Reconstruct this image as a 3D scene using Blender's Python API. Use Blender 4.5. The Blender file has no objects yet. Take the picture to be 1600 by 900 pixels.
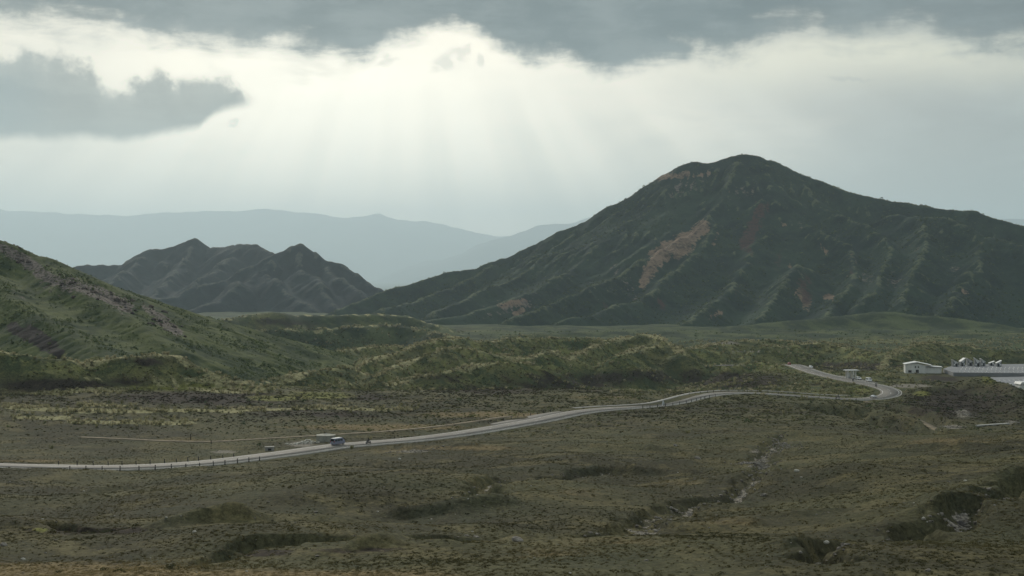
import bpy, bmesh, math, random
import numpy as np
from mathutils import Vector

sc = bpy.context.scene
col = sc.collection
random.seed(7)
RNG = np.random.default_rng(11)
R = math.radians

# ------------------------------------------------------------------ camera
FPX = 2200.0                      # focal length in pixels of the 1600 px wide photograph
PITCH = math.atan(30.0 / FPX)     # horizon lies 30 px above the middle row
cd = bpy.data.cameras.new('camera')
cd.sensor_width = 36.0
cd.lens = 36.0 * FPX / 1600.0
cd.clip_start = 0.5
cd.clip_end = 90000.0
cam = bpy.data.objects.new('camera', cd)
col.objects.link(cam)
cam.location = (0, 0, 0)
cam.rotation_euler = (math.pi / 2 - PITCH, 0, 0)
sc.camera = cam

# ------------------------------------------------------------------ render settings
sc.render.engine = 'CYCLES'
sc.cycles.use_denoising = True
sc.cycles.max_bounces = 6
sc.cycles.diffuse_bounces = 2
sc.cycles.glossy_bounces = 2
sc.cycles.transmission_bounces = 2
sc.cycles.volume_bounces = 2
sc.cycles.transparent_max_bounces = 8
sc.cycles.use_adaptive_sampling = True
sc.cycles.adaptive_threshold = 0.02
sc.view_settings.view_transform = 'Standard'
sc.view_settings.look = 'None'
sc.view_settings.exposure = 0.0
sc.view_settings.gamma = 1.0
sc.view_settings.use_curve_mapping = False

SUN_AZ = R(-18.0)      # left of the view axis, behind the clouds
SUN_EL = R(25.0)
SKY_STRENGTH = 0.1

# ------------------------------------------------------------------ node maths helper
class NT:
    """small expression builder on top of a node tree"""
    def __init__(self, tree):
        self.t = tree
    def node(self, typ, **kw):
        n = self.t.nodes.new(typ)
        for k, v in kw.items():
            setattr(n, k, v)
        return n
    def link(self, a, b):
        self.t.links.new(a, b)
    def put(self, sock, v):
        if isinstance(v, E): self.link(v.s, sock)
        elif isinstance(v, bpy.types.NodeSocket): self.link(v, sock)
        elif isinstance(v, (tuple, list)):
            if sock.type == 'RGBA' and len(v) == 3: v = (*v, 1.0)
            sock.default_value = v
        else: sock.default_value = v
    def m(self, op, *a, clamp=False):
        n = self.node('ShaderNodeMath', operation=op, use_clamp=clamp)
        for i, v in enumerate(a): self.put(n.inputs[i], v)
        return E(self, n.outputs[0])
    def smooth(self, v, lo, hi, a=0.0, b=1.0):
        n = self.node('ShaderNodeMapRange', interpolation_type='SMOOTHSTEP')
        for k, x in zip(('Value', 'From Min', 'From Max', 'To Min', 'To Max'), (v, lo, hi, a, b)): self.put(n.inputs[k], x)
        return E(self, n.outputs[0])
    def vec(self, x, y, z):
        n = self.node('ShaderNodeCombineXYZ')
        for i, v in enumerate((x, y, z)): self.put(n.inputs[i], v)
        return n.outputs[0]
    def noise(self, vec, scale, detail=3.0, rough=0.5, dist=0.0, lac=2.0):
        n = self.node('ShaderNodeTexNoise', noise_dimensions='3D')
        if vec is not None: self.link(vec if not isinstance(vec, E) else vec.s, n.inputs['Vector'])
        n.inputs['Scale'].default_value = scale; n.inputs['Detail'].default_value = detail
        n.inputs['Roughness'].default_value = rough; n.inputs['Distortion'].default_value = dist
        n.inputs['Lacunarity'].default_value = lac
        return E(self, n.outputs[0])
    def mix(self, f, a, b, blend='MIX'):
        n = self.node('ShaderNodeMix', data_type='RGBA', blend_type=blend)
        self.put(n.inputs[0], f); self.put(n.inputs[6], a); self.put(n.inputs[7], b)
        return E(self, n.outputs[2])
    def attr(self, name, typ='GEOMETRY'):
        n = self.node('ShaderNodeAttribute', attribute_name=name, attribute_type=typ)
        return n
    def curve(self, v, pts):
        """piecewise curve through pts = [(x, y)...] with y in any range"""
        xs = [p[0] for p in pts]; ys = [p[1] for p in pts]
        x0, x1, y0, y1 = min(xs), max(xs), min(ys), max(ys)
        t = self.m('DIVIDE', self.m('SUBTRACT', v, x0), x1 - x0, clamp=True)
        n = self.node('ShaderNodeFloatCurve')
        c = n.mapping.curves[0]
        q = [((x - x0) / (x1 - x0), (y - y0) / (y1 - y0)) for x, y in pts]
        c.points[0].location = q[0]; c.points[1].location = q[-1]
        for p in q[1:-1]: c.points.new(*p)
        n.mapping.use_clip = False
        n.mapping.update()
        self.put(n.inputs['Value'], t)
        return E(self, n.outputs[0]) * (y1 - y0) + y0

class E:
    def __init__(self, nt, s): self.nt, self.s = nt, s
    def __add__(self, o): return self.nt.m('ADD', self, o)
    def __radd__(self, o): return self.nt.m('ADD', self, o)
    def __sub__(self, o): return self.nt.m('SUBTRACT', self, o)
    def __rsub__(self, o): return self.nt.m('SUBTRACT', o, self)
    def __mul__(self, o): return self.nt.m('MULTIPLY', self, o)
    def __rmul__(self, o): return self.nt.m('MULTIPLY', self, o)
    def __truediv__(self, o): return self.nt.m('DIVIDE', self, o)
    def __rtruediv__(self, o): return self.nt.m('DIVIDE', o, self)
    def __pow__(self, o): return self.nt.m('POWER', self, o)
    def clamp(self): return self.nt.m('ADD', self, 0.0, clamp=True)

# ------------------------------------------------------------------ world: broken cloud deck over a low sun
world = bpy.data.worlds.new('World'); sc.world = world; world.use_nodes = True
wt = world.node_tree; wt.nodes.clear()
n = NT(wt)
tc = n.node('ShaderNodeTexCoord')
sep = n.node('ShaderNodeSeparateXYZ'); n.link(tc.outputs['Generated'], sep.inputs[0])
DX, DY, DZ = (E(n, sep.outputs[i]) for i in range(3))
AZ = n.m('ARCTAN2', DX, DY) * FPX                     # azimuth and elevation as lengths on a sphere of radius FPX
EL = n.m('ARCSINE', DZ) * FPX
def az_(x): return FPX * math.atan((x - 800.0) / FPX)
def el_(x, y): return FPX * math.atan((420.0 - y) / FPX * math.cos(math.atan((x - 800.0) / FPX)))
sv = n.vec(AZ * 0.001, EL * 0.001, 0.0)               # isotropic
sl = n.vec(AZ * 0.001, EL * 0.0034, 0.3)              # layered
nA = n.noise(sv, 9.0, 6.0, 0.58)
nB = n.noise(sl, 4.2, 5.0, 0.55, 0.35)
nC = n.noise(sv, 3.0, 4.0, 0.5)
nD = n.noise(sl, 1.6, 3.0, 0.5, 0.2)
nP = n.noise(sv, 21.0, 5.0, 0.6)
nQ = n.noise(sl, 9.0, 5.0, 0.6, 0.3)
# bright veil in front of the sun
gx = (AZ - az_(560)) / 500.0; gy = (EL - el_(530, 205)) / 240.0
g2 = gx * gx + gy * gy
glow = 1.0 / (g2 + 1.0)
glow = n.m('POWER', glow, 1.15)
core = n.m('EXPONENT', (g2 * -2.4))
rightness = n.smooth(AZ + nB * 360.0 - 180.0, 130.0, 560.0)
base = n.mix(rightness, (0.86, 0.80, 0.66), (0.11, 0.14, 0.16))
base = n.mix(((nB - 0.5) * 3.0).clamp() * rightness, base, (0.42, 0.46, 0.45))
warm = n.m('EXPONENT', n.m('POWER', (EL - 320.0 + (nC - 0.5) * 60.0) / 48.0, 2.0) * -1.0) * n.smooth(AZ, 80.0, 420.0)
base = n.mix((warm * (nB * 1.2 + 0.3)).clamp(), base, (0.85, 0.82, 0.62))
veil = n.mix(n.smooth(nB, 0.3, 0.75), (1.62, 1.45, 1.16), (1.28, 1.18, 0.97))
skyc = n.mix((glow * 1.1).clamp(), base, veil)
skyc = n.mix(core * 0.85, skyc, (1.75, 1.62, 1.34))
# light shafts fanning out below the gap in the clouds
ang = n.m('ARCTAN2', AZ - az_(640), el_(640, -220) - EL)
ray = n.noise(n.vec(ang, 0.4, 0.0), 6.0, 2.0, 0.5)
raym = n.smooth(EL, el_(800, 120), el_(800, 330), 0.0, 1.0)
raym = n.smooth(EL, 330.0, 180.0) * n.smooth(EL, -80.0, 60.0) * n.smooth(AZ, 620.0, 330.0)
skyc = n.mix(((ray - 0.46) * 3.0).clamp() * raym * 0.55, skyc, (1.55, 1.48, 1.28))
skyc = n.mix(((0.5 - ray) * 3.0).clamp() * raym * 0.5, skyc, (0.36, 0.42, 0.41))
# cumulus bank on the left
top = n.curve(AZ, [(az_(x), el_(x, y)) for x, y in ((-900, 60), (-400, 70), (-100, 74), (20, 80), (70, 86), (110, 92), (140, 100), (160, 122), (185, 126), (210, 116), (235, 103), (262, 108), (285, 118), (325, 122), (345, 114), (372, 122), (385, 146), (410, 162))])
bot = n.curve(AZ, [(az_(x), el_(x, y)) for x, y in ((-900, 225), (-400, 220), (-50, 216), (100, 215), (210, 214), (260, 208), (310, 199), (322, 188), (350, 172), (390, 164), (410, 158))])
puff = (nA - 0.5) * 110.0 + (nP - 0.5) * 75.0
bank = n.smooth(top - EL + puff, -8.0, 22.0) * n.smooth(EL - bot + puff * 0.2, -9.0, 11.0) * n.smooth(AZ + puff, az_(428), az_(366))
bankc = n.mix(n.smooth(nC + nA * 0.4, 0.55, 0.9), (0.13, 0.13, 0.115), (0.21, 0.20, 0.17))
bankc = n.mix(n.smooth(AZ, az_(120), az_(0)), bankc, (0.11, 0.155, 0.17))
bankc = n.mix(n.smooth(nQ * 0.5 + nA * 0.5, 0.46, 0.6) * 0.5, bankc, (0.34, 0.34, 0.295))
bankc = n.mix(n.smooth(top - EL + puff, 50.0, 0.0) * 0.5, bankc, (0.50, 0.49, 0.42))
bankc = n.mix(n.smooth(EL - bot, 34.0, 4.0) * 0.45, bankc, (0.14, 0.155, 0.14))
skyc = n.mix(bank * 0.97, skyc, bankc)
# loose grey wisps in the bright gap
for wx, wy, wr, hh in ((703, 95, 22, 13), (748, 98, 13, 10), (608, 91, 16, 8), (362, 195, 13, 7), (1330, 120, 40, 6)):
    dx = (AZ - az_(wx) + (nP - 0.5) * 120.0) / wr; dy = (EL - el_(wx, wy) + (nP - 0.5) * 70.0 + (nA - 0.5) * 40.0) / hh
    w = n.smooth(dx * dx + dy * dy, 1.3, 0.1)
    skyc = n.mix(w * 0.33, skyc, (0.40, 0.40, 0.37))
# dark deck overhead
edge = n.curve(AZ, [(az_(x), el_(x, y)) for x, y in ((-1400, 30), (-500, 40), (-150, 30), (0, 30), (120, 34), (220, 48), (330, 58), (420, 66), (500, 84), (545, 86), (590, 62), (640, 46), (700, 44), (750, 54), (790, 74), (850, 88), (930, 98), (985, 92), (1060, 80), (1150, 74), (1190, 58), (1290, 46), (1420, 50), (1600, 62), (2000, 50), (3000, 40))])
soft = n.curve(AZ, [(az_(x), v) for x, v in ((-800, 40), (0, 40), (250, 30), (450, 34), (560, 26), (800, 22), (1150, 26), (1250, 34), (1600, 34), (2400, 40))])
wob = (nC - 0.5) * 95.0 + (nA - 0.5) * 75.0 + (nP - 0.5) * 30.0 + (nQ - 0.5) * soft * 3.0
deck = n.m('DIVIDE', EL - edge + wob + soft * 1.3, soft * 2.0, clamp=True)
deck = n.smooth(deck, 0.0, 1.0)
lowc = n.mix(n.smooth(AZ + (nD - 0.5) * 900.0, 250.0, 700.0), (0.0, 0.022, 0.036), (0.040, 0.052, 0.060))
lowc = n.mix(n.smooth(nB * 0.6 + nQ * 0.4, 0.42, 0.66), lowc, (0.10, 0.13, 0.14))
# higher up the deck is seen from below in daylight, grey and uneven
prj = n.node('ShaderNodeVectorMath', operation='DIVIDE')
n.link(tc.outputs['Generated'], prj.inputs[0])
zz = n.m('MAXIMUM', DZ, 0.04); n.link(n.vec(zz, zz, zz), prj.inputs[1])
nH = n.noise(prj.outputs[0], 0.55, 5.0, 0.55, 0.3)
hic = n.mix(n.smooth(nH, 0.3, 0.7), (0.30, 0.35, 0.38), (0.68, 0.71, 0.71))
lowc = n.mix(n.smooth(nA * 0.5 + nQ * 0.5, 0.44, 0.62) * 0.5, lowc, (0.155, 0.18, 0.18))
deckc = n.mix(n.smooth(EL, 430.0, 1300.0), lowc, hic)
deckc = n.mix(n.smooth(deck, 0.95, 0.35) * 0.7, deckc, (0.55, 0.545, 0.48))
skyc = n.mix(deck, skyc, deckc)
nish = n.node('ShaderNodeTexSky', sky_type='NISHITA', sun_disc=False)
nish.sun_elevation = SUN_EL; nish.sun_rotation = SUN_AZ
nish.altitude = 1000.0; nish.air_density = 1.0; nish.dust_density = 2.0
sc10 = n.node('ShaderNodeVectorMath', operation='SCALE'); n.link(skyc.s, sc10.inputs[0]); sc10.inputs['Scale'].default_value = 1.0 / SKY_STRENGTH
final = n.mix(0.04, sc10.outputs[0], nish.outputs[0])
bg = n.node('ShaderNodeBackground'); n.link(final.s, bg.inputs['Color']); bg.inputs['Strength'].default_value = SKY_STRENGTH
wo = n.node('ShaderNodeOutputWorld'); n.link(bg.outputs[0], wo.inputs['Surface'])
world.cycles.sampling_method = 'MANUAL'
world.cycles.sample_map_resolution = 1024

# ------------------------------------------------------------------ sun behind the veil
sd = bpy.data.lights.new('sun', 'SUN')
sd.energy = 2.4; sd.angle = R(10.0); sd.color = (1.0, 0.93, 0.80)
sun = bpy.data.objects.new('sun', sd); col.objects.link(sun)
sdir = Vector((math.sin(SUN_AZ) * math.cos(SUN_EL), math.cos(SUN_AZ) * math.cos(SUN_EL), math.sin(SUN_EL)))
sun.rotation_euler = sdir.to_track_quat('Z', 'Y').to_euler()
sun.location = sdir * 500

# ------------------------------------------------------------------ geometry of the place: pixel of the photo + distance -> point
def W(x, y, d):
    a = (x - 800.0) / FPX; b = (450.0 - y) / FPX
    cy = math.cos(PITCH) + b * math.sin(PITCH); cz = -math.sin(PITCH) + b * math.cos(PITCH)
    s = d / cy
    return np.array((a * s, d, cz * s))
def to_px(P):
    """pixel of the photograph for an array of points (N,3)"""
    X, Y, Z = P[:, 0], np.maximum(P[:, 1], 1e-3), P[:, 2]
    f = Y * math.cos(PITCH) - Z * math.sin(PITCH); u = Y * math.sin(PITCH) + Z * math.cos(PITCH)
    return 800.0 + FPX * X / f, 450.0 - FPX * u / f

def sstep(x, a, b):
    t = np.clip((x - a) / (b - a), 0, 1); return t * t * (3 - 2 * t)

_perm = np.random.default_rng(3).permutation(4096).astype(np.int64)
_ga = np.random.default_rng(5).uniform(0, 2 * math.pi, 4096)
_gx, _gy = np.cos(_ga).astype(np.float32), np.sin(_ga).astype(np.float32)
def gnoise(x, y):
    xi = np.floor(x).astype(np.int64); yi = np.floor(y).astype(np.int64)
    xf = (x - xi).astype(np.float32); yf = (y - yi).astype(np.float32)
    u = xf * xf * xf * (xf * (xf * 6 - 15) + 10); v = yf * yf * yf * (yf * (yf * 6 - 15) + 10)
    def g(ix, iy, fx, fy):
        h = _perm[(_perm[ix & 4095] + iy) & 4095]
        return _gx[h] * fx + _gy[h] * fy
    a = g(xi, yi, xf, yf); b = g(xi + 1, yi, xf - 1, yf); c = g(xi, yi + 1, xf, yf - 1); d = g(xi + 1, yi + 1, xf - 1, yf - 1)
    return (a + (b - a) * u + ((c + (d - c) * u) - (a + (b - a) * u)) * v) * 1.5
def fbm(x, y, scale, octv=4, gain=0.5, seed=0.0):
    s = 0.0; a = 1.0; f = 1.0 / scale
    for i in range(octv):
        s = s + a * gnoise(x * f + seed + i * 17.3, y * f - seed * 0.7 + i * 9.1); a *= gain; f *= 2.03
    return s
def ridged(x, y, scale, octv=4, gain=0.5, seed=0.0):
    s = 0.0; a = 1.0; f = 1.0 / scale
    for i in range(octv):
        s = s + a * (1 - np.abs(gnoise(x * f + seed + i * 13.7, y * f + seed * 0.3 - i * 5.9)) * 2); a *= gain; f *= 2.07
    return s

def seg_dist(X, Y, p, q):
    dx, dy = q[0] - p[0], q[1] - p[1]
    t = np.clip(((X - p[0]) * dx + (Y - p[1]) * dy) / (dx * dx + dy * dy + 1e-9), 0, 1)
    return np.hypot(X - (p[0] + t * dx), Y - (p[1] + t * dy)), t
def poly_near(X, Y, pts):
    """distance to a 3-D polyline in plan and its height there"""
    best = np.full(X.shape, 1e9); zz = np.zeros(X.shape)
    for p, q in zip(pts[:-1], pts[1:]):
        d, t = seg_dist(X, Y, p, q); m = d < best
        best = np.where(m, d, best); zz = np.where(m, p[2] + t * (q[2] - p[2]), zz)
    return best, zz
def smax(a, b, k):
    h = np.clip(0.5 + 0.5 * (a - b) / k, 0, 1)
    return b + (a - b) * h + k * h * (1 - h)
def catmull(pts, step):
    pts = np.array(pts, float); P = np.vstack([2 * pts[0] - pts[1], pts, 2 * pts[-1] - pts[-2]]); out = []
    for i in range(1, len(P) - 2):
        p0, p1, p2, p3 = P[i - 1], P[i], P[i + 1], P[i + 2]
        m = max(2, int(np.linalg.norm((p2 - p1)[:2]) / step))
        for t in np.arange(m) / m:
            out.append(0.5 * (2 * p1 + (p2 - p0) * t + (2 * p0 - 5 * p1 + 4 * p2 - p3) * t * t + (3 * p1 - p0 - 3 * p2 + p3) * t ** 3))
    out.append(P[-2]); return np.array(out)

# ---- the road, the tracks
ROAD_PX = [(-260, 716, 300), (-120, 720, 312), (0, 727.5, 322), (100, 730.5, 330), (200, 729.5, 338), (300, 725, 350), (400, 714, 368), (470, 704.5, 382), (535, 695, 398), (600, 690.5, 412),
           (700, 680, 438), (800, 664, 470), (850, 655, 486), (900, 644, 505), (950, 638.5, 524), (1000, 635, 543), (1050, 629, 563), (1090, 619.5, 588), (1130, 614, 606), (1170, 613.2, 616), (1220, 616, 622),
           (1280, 620.5, 628), (1330, 623.3, 632), (1365, 622.5, 640), (1388, 617.5, 656), (1391, 611, 676), (1378, 605, 694), (1355, 599.5, 712), (1330, 595, 732), (1300, 588.5, 756), (1272, 581.5, 788),
           (1252, 574.5, 820), (1240, 570.3, 845), (1226, 569.5, 875), (1190, 570, 905), (1120, 571, 935)]
ROAD = catmull([W(*p) for p in ROAD_PX], 3.0)
def smooth_z(P, n):
    z = P[:, 2].copy(); k = np.ones(n) / n; zp = np.pad(z, n // 2, mode='edge'); P[:, 2] = np.convolve(zp, k, 'valid')[:len(z)]
smooth_z(ROAD, 9)
TRACK = catmull([W(*p) for p in ((125, 683, 425), (200, 686, 418), (260, 689, 414), (330, 690, 414), (400, 686, 422), (470, 682, 432), (530, 678.5, 440), (600, 674, 448), (680, 666.5, 462), (740, 658.5, 478), (775, 653, 488), (800, 650, 492))], 3.0)
SIDEWALK = catmull([W(*p) for p in ((895, 637.5, 521), (930, 635, 532), (970, 633, 543), (1010, 630, 553), (1035, 625, 566), (1060, 618.5, 584), (1085, 613.5, 602), (1120, 610.3, 618), (1160, 609.8, 627), (1220, 611.6, 636), (1280, 616, 640), (1330, 618, 645))], 3.0)
FOOTPATH = catmull([W(*p) for p in ((1349, 626.5, 628), (1368, 634, 606), (1385, 642, 588), (1402, 648, 574), (1430, 655, 556), (1452, 665, 530), (1468, 675, 500))], 3.0)
def beside(i0px, i1px, off, back=False):
    T = np.gradient(ROAD[:, :2], axis=0); T /= np.linalg.norm(T, axis=1)[:, None]; X, Y = ROAD[:, 0], ROAD[:, 1]; px = 800 + FPX * X / Y
    half = int(np.argmax(px[:-20])); idx = np.arange(len(ROAD)); m = ((idx > half) if back else (idx <= half)) & (px > i0px) & (px < i1px)
    return np.stack([X[m] - T[m, 1] * off, Y[m] + T[m, 0] * off, ROAD[m, 2]], -1)
LAYBY = beside(790, 905, 6.2); LAYBY2 = beside(1292, 1352, -6.2, True)
GULLIES = [  # pixel path, depth, half width
    ([(1240, 676, 398), (1215, 690, 365), (1190, 712, 318), (1215, 740, 262), (1180, 775, 212), (1120, 788, 196), (1060, 800, 184), (1000, 830, 155), (930, 838, 149), (800, 845, 143)], 1.15, 2.6),
    ([(1680, 755, 195), (1600, 782, 176), (1540, 812, 156), (1490, 836, 143), (1440, 845, 139), (1380, 868, 128), (1330, 890, 118), (1280, 925, 104)], 2.2, 2.2),
    ([(60, 826, 152), (130, 832, 149), (200, 830, 150), (300, 822, 156), (420, 818, 160)], 2.3, 3.2),
    ([(330, 880, 117), (400, 866, 123), (520, 862, 126), (640, 858, 129), (760, 846, 138)], 1.8, 2.8),
    ([(720, 800, 180), (800, 765, 222), (860, 745, 250), (960, 735, 266)], 1.6, 3.0),
    ([(1300, 640, 560), (1400, 660, 500), (1470, 678, 450), (1530, 672, 440), (1600, 668, 450), (1700, 660, 470)], 6.0, 12.0),
]
GULLIES = [(np.array([W(*p) for p in g]), a, w) for g, a, w in GULLIES]

# ---- control points of the ground (pixel, distance)
CTRL = [
    # far left, left
    (-300, 900, 108), (-300, 800, 185), (-300, 660, 440), (-300, 600, 560), (-300, 560, 900),
    (0, 900, 106), (0, 835, 150), (0, 780, 208), (0, 745, 268), (0, 690, 410), (0, 650, 470), (0, 615, 530), (0, 590, 620), (0, 560, 900),
    (220, 900, 104), (220, 840, 144), (220, 790, 194), (220, 750, 262), (220, 700, 395), (220, 655, 470), (220, 615, 545), (220, 590, 640), (220, 560, 950),
    (450, 900, 102), (450, 840, 142), (450, 780, 205), (450, 735, 288), (450, 660, 480), (450, 615, 570), (450, 590, 670), (450, 560, 980),
    (650, 900, 100), (650, 840, 140), (650, 780, 202), (650, 720, 312), (650, 650, 510), (650, 610, 610), (650, 575, 800), (650, 545, 1100),
    (850, 900, 99), (850, 840, 138), (850, 780, 200), (850, 720, 305), (850, 680, 400), (850, 625, 560), (850, 590, 680), (850, 560, 850), (850, 538, 1150),
    (1050, 900, 97), (1050, 840, 136), (1050, 780, 198), (1050, 720, 302), (1050, 670, 425), (1050, 600, 660), (1050, 570, 800), (1050, 545, 1050), (1050, 532, 1300),
    (1250, 900, 95), (1250, 830, 140), (1250, 760, 222), (1250, 710, 318), (1250, 665, 440), (1250, 636, 560), (1250, 596, 735), (1250, 556, 920), (1250, 536, 1200), (1290, 606, 690),
    (1450, 900, 93), (1450, 830, 136), (1450, 750, 222), (1450, 705, 300), (1450, 680, 360), (1450, 640, 560), (1450, 606, 690), (1450, 585, 800), (1450, 575, 880), (1450, 550, 1050), (1450, 532, 1300),
    (1600, 900, 92), (1600, 830, 132), (1600, 750, 206), (1600, 700, 282), (1600, 674, 336), (1600, 700, 400), (1600, 655, 560), (1600, 612, 720), (1600, 590, 802), (1600, 570, 909), (1600, 550, 1060), (1600, 536, 1300),
    (1850, 900, 92), (1850, 760, 200), (1850, 680, 330), (1850, 640, 560), (1850, 590, 802), (1850, 540, 1250),
]
cx = []
for x, y, d in CTRL:
    P = W(x, y, d); cx.append((math.atan2(P[0], P[1]), math.hypot(P[0], P[1]), P[2]))
for P in ROAD[::14]:
    if P[1] > 0: cx.append((math.atan2(P[0], P[1]), math.hypot(P[0], P[1]), P[2]))
for a in (-0.9, -0.45, 0.0, 0.45, 0.9):
    cx += [(a, 1.5, -1.75), (a, 8, -3.0), (a, 25, -7.0), (a, 60, -14.6)]
for a in (-0.9, 0.9):
    cx += [(a, 120, -25), (a, 250, -38), (a, 500, -50), (a, 900, -60), (a, 1500, -70)]
for a in (-0.3, 0.0, 0.3): cx.append((a, 1600, -74))
cx = np.array(cx)
SA, SL = 3.4, 2.0
def _feat(az, r): return np.stack([az * SA, np.log(np.maximum(r, 1.2)) * SL], -1)
def _U(d2): return np.where(d2 > 1e-12, d2 * np.log(d2 + 1e-12), 0.0)
_C = _feat(cx[:, 0], cx[:, 1]); _n = len(_C)
_K = _U(((_C[:, None] - _C[None]) ** 2).sum(-1)) + np.eye(_n) * 0.01
_Pm = np.hstack([np.ones((_n, 1)), _C])
_sol = np.linalg.solve(np.block([[_K, _Pm], [_Pm.T, np.zeros((3, 3))]]), np.concatenate([cx[:, 2], np.zeros(3)]))
def tps(az, r):
    f = _feat(np.clip(az, -0.95, 0.95), np.clip(r, 1.5, 1700)); out = _sol[_n] + f[..., 0] * _sol[_n + 1] + f[..., 1] * _sol[_n + 2]
    for i in range(_n):
        d2 = (f[..., 0] - _C[i, 0]) ** 2 + (f[..., 1] - _C[i, 1]) ** 2
        out = out + _sol[i] * d2 * np.log(d2 + 1e-12)
    return out

def dist_at(x, y, lo=85.0, hi=700.0):
    d = np.geomspace(lo, hi, 500); P = np.array([W(x, y, v) for v in d]); g = tps(np.arctan2(P[:, 0], P[:, 1]), np.hypot(P[:, 0], P[:, 1]))
    return d[max(1, int(np.argmax(P[:, 2] < g)))]
BANKS = [([(540, 701), (640, 703), (760, 702), (900, 701), (1000, 703), (1070, 708)], 1.1, 2.6), ([(900, 738), (960, 737), (1010, 738), (1080, 744), (1150, 752)], 1.3, 2.6), ([(-60, 838), (60, 840), (150, 841), (250, 840), (340, 833)], 1.2, 2.8),
         ([(1360, 716), (1430, 706), (1500, 703), (1560, 711), (1620, 722)], 1.2, 2.8), ([(540, 872), (640, 866), (720, 860), (800, 855)], 0.8, 2.0), ([(1000, 818), (1100, 812), (1200, 806), (1300, 806)], 0.7, 2.6), ([(640, 800), (740, 800), (820, 792), (900, 780)], 0.9, 2.6),
         ([(1150, 690), (1250, 684), (1340, 690), (1420, 700)], 1.2, 3.0), ([(100, 780), (220, 772), (330, 768), (430, 772)], 0.7, 2.4), ([(380, 830), (470, 818), (560, 822), (640, 830)], 1.0, 2.6), ([(1240, 880), (1330, 850), (1420, 822), (1500, 795), (1600, 760)], 1.3, 3.2)]
SWELLS = [(*W(x, y, dist_at(x, y))[:2], a, w) for x, y, a, w in ((1330, 762, 3.2, 24), (1480, 728, 2.2, 24), (960, 790, 2.0, 18), (700, 772, 1.8, 24), (540, 806, -1.6, 15), (1150, 735, -2.0, 17), (300, 792, 1.8, 26), (860, 832, -1.2, 9), (1050, 856, 1.3, 11), (420, 850, 1.2, 10), (60, 790, -1.4, 18), (880, 722, 1.6, 26), (1560, 800, 1.5, 14), (640, 730, -1.4, 22))]
BANKS = [(np.array([W(x, y, dist_at(x, y)) for x, y in b]), a, w) for b, a, w in BANKS]

# ---- rounded grassy ridges between the road and the mountains (pixel path, slope, rounding radius)
RIDGES = [
    ([(-160, 534, 545), (-60, 541, 550), (0, 545, 556), (60, 553, 560), (130, 566, 568), (190, 557, 580), (240, 552, 588), (270, 556, 592), (300, 571, 590), (370, 592, 578), (405, 604, 570)], 0.55, 5.0),
    ([(545, 577, 770), (580, 560, 810), (640, 541, 860), (690, 529, 900), (725, 527, 930), (765, 535, 960)], 0.52, 8.0),
    ([(590, 583, 750), (640, 561, 800), (690, 543, 840), (725, 540, 860), (760, 549, 850), (800, 558, 850), (830, 556, 860), (870, 545, 900)], 0.5, 7.0),
    ([(610, 603, 690), (650, 588, 720), (700, 575, 735), (745, 567, 745), (790, 563, 760), (830, 566, 770)], 0.42, 7.0),
    ([(765, 533, 1000), (800, 527, 1030), (860, 527, 1050), (930, 528, 1060), (960, 532, 1040)], 0.45, 9.0),
    ([(885, 560, 880), (925, 541, 940), (965, 527, 985), (1005, 520, 1010), (1030, 525, 990), (1060, 543, 940), (1072, 552, 920)], 0.55, 6.0),
    ([(960, 556, 880), (1000, 541, 930), (1030, 540, 950)], 0.5, 6.0),
    ([(395, 604, 630), (440, 590, 660), (490, 578, 690), (535, 572, 720), (560, 577, 725), (590, 590, 700)], 0.45, 7.0),
    ([(1080, 545, 1000), (1130, 533, 1060), (1200, 531, 1080), (1270, 535, 1090), (1330, 539, 1100)], 0.35, 12.0),
    ([(1200, 541, 1000), (1240, 536, 1030), (1290, 535, 1040), (1340, 545, 1000), (1385, 553, 960)], 0.4, 9.0),
    ([(1375, 562, 900), (1410, 545, 980), (1440, 534, 1030), (1500, 538, 1060), (1560, 545, 1060), (1640, 548, 1060)], 0.42, 8.0),
    ([(1420, 598, 670), (1455, 583, 690), (1485, 576.5, 705), (1512, 578, 705), (1540, 587, 690), (1563, 600, 660), (1582, 618, 620), (1600, 640, 560)], 0.42, 10.0),
    ([(1130, 573, 830), (1180, 566, 850), (1215, 561, 850), (1232, 563, 838), (1243, 577, 800), (1262, 588, 770)], 0.5, 4.0),
    ([(1300, 563, 860), (1360, 560, 870), (1420, 571, 850)], 0.3, 8.0),
]
HILLS_FAR = [
    ([(330, 503, 1450), (365, 496, 1480), (400, 490, 1510), (425, 487, 1520), (450, 491, 1540), (520, 492, 1580), (590, 489, 1620), (630, 493, 1640), (670, 503, 1620), (725, 522, 1560)], 0.42, 8.0),
    ([(380, 518, 1290), (420, 514, 1310), (500, 513, 1330), (550, 509, 1360), (600, 505, 1380), (640, 509, 1380), (690, 520, 1340), (720, 528, 1300)], 0.5, 6.0),
    ([(520, 549, 1000), (560, 543, 1040), (600, 539, 1060), (640, 542, 1080)], 0.4, 8.0),
    ([(800, 522, 1500), (900, 519, 1560), (1000, 517, 1600), (1100, 517, 1640), (1250, 515, 1660), (1400, 517, 1640), (1600, 524, 1560), (1800, 530, 1500)], 0.30, 14.0),
    ([(1130, 512, 1720), (1200, 504, 1760), (1260, 499, 1790), (1330, 492, 1830), (1390, 483, 1850), (1460, 484, 1850), (1520, 488, 1840)], 0.25, 16.0),
]
RIDGES = [([W(*p) for p in r], k, c) for r, k, c in RIDGES + HILLS_FAR]

FLATS = [  # plan polygon centre-line: flattened benches: pixel path, half width, height
    ([W(1420, 577, 869), W(1470, 577, 869)], 18.0),
    ([np.array((W(1545, 500, 830)[0], 830, -64.3)), np.array((W(1740, 500, 830)[0], 830, -64.3))], 84.0),
    ([W(1395, 604, 700), W(1440, 600, 720)], 12.0),
]

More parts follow.
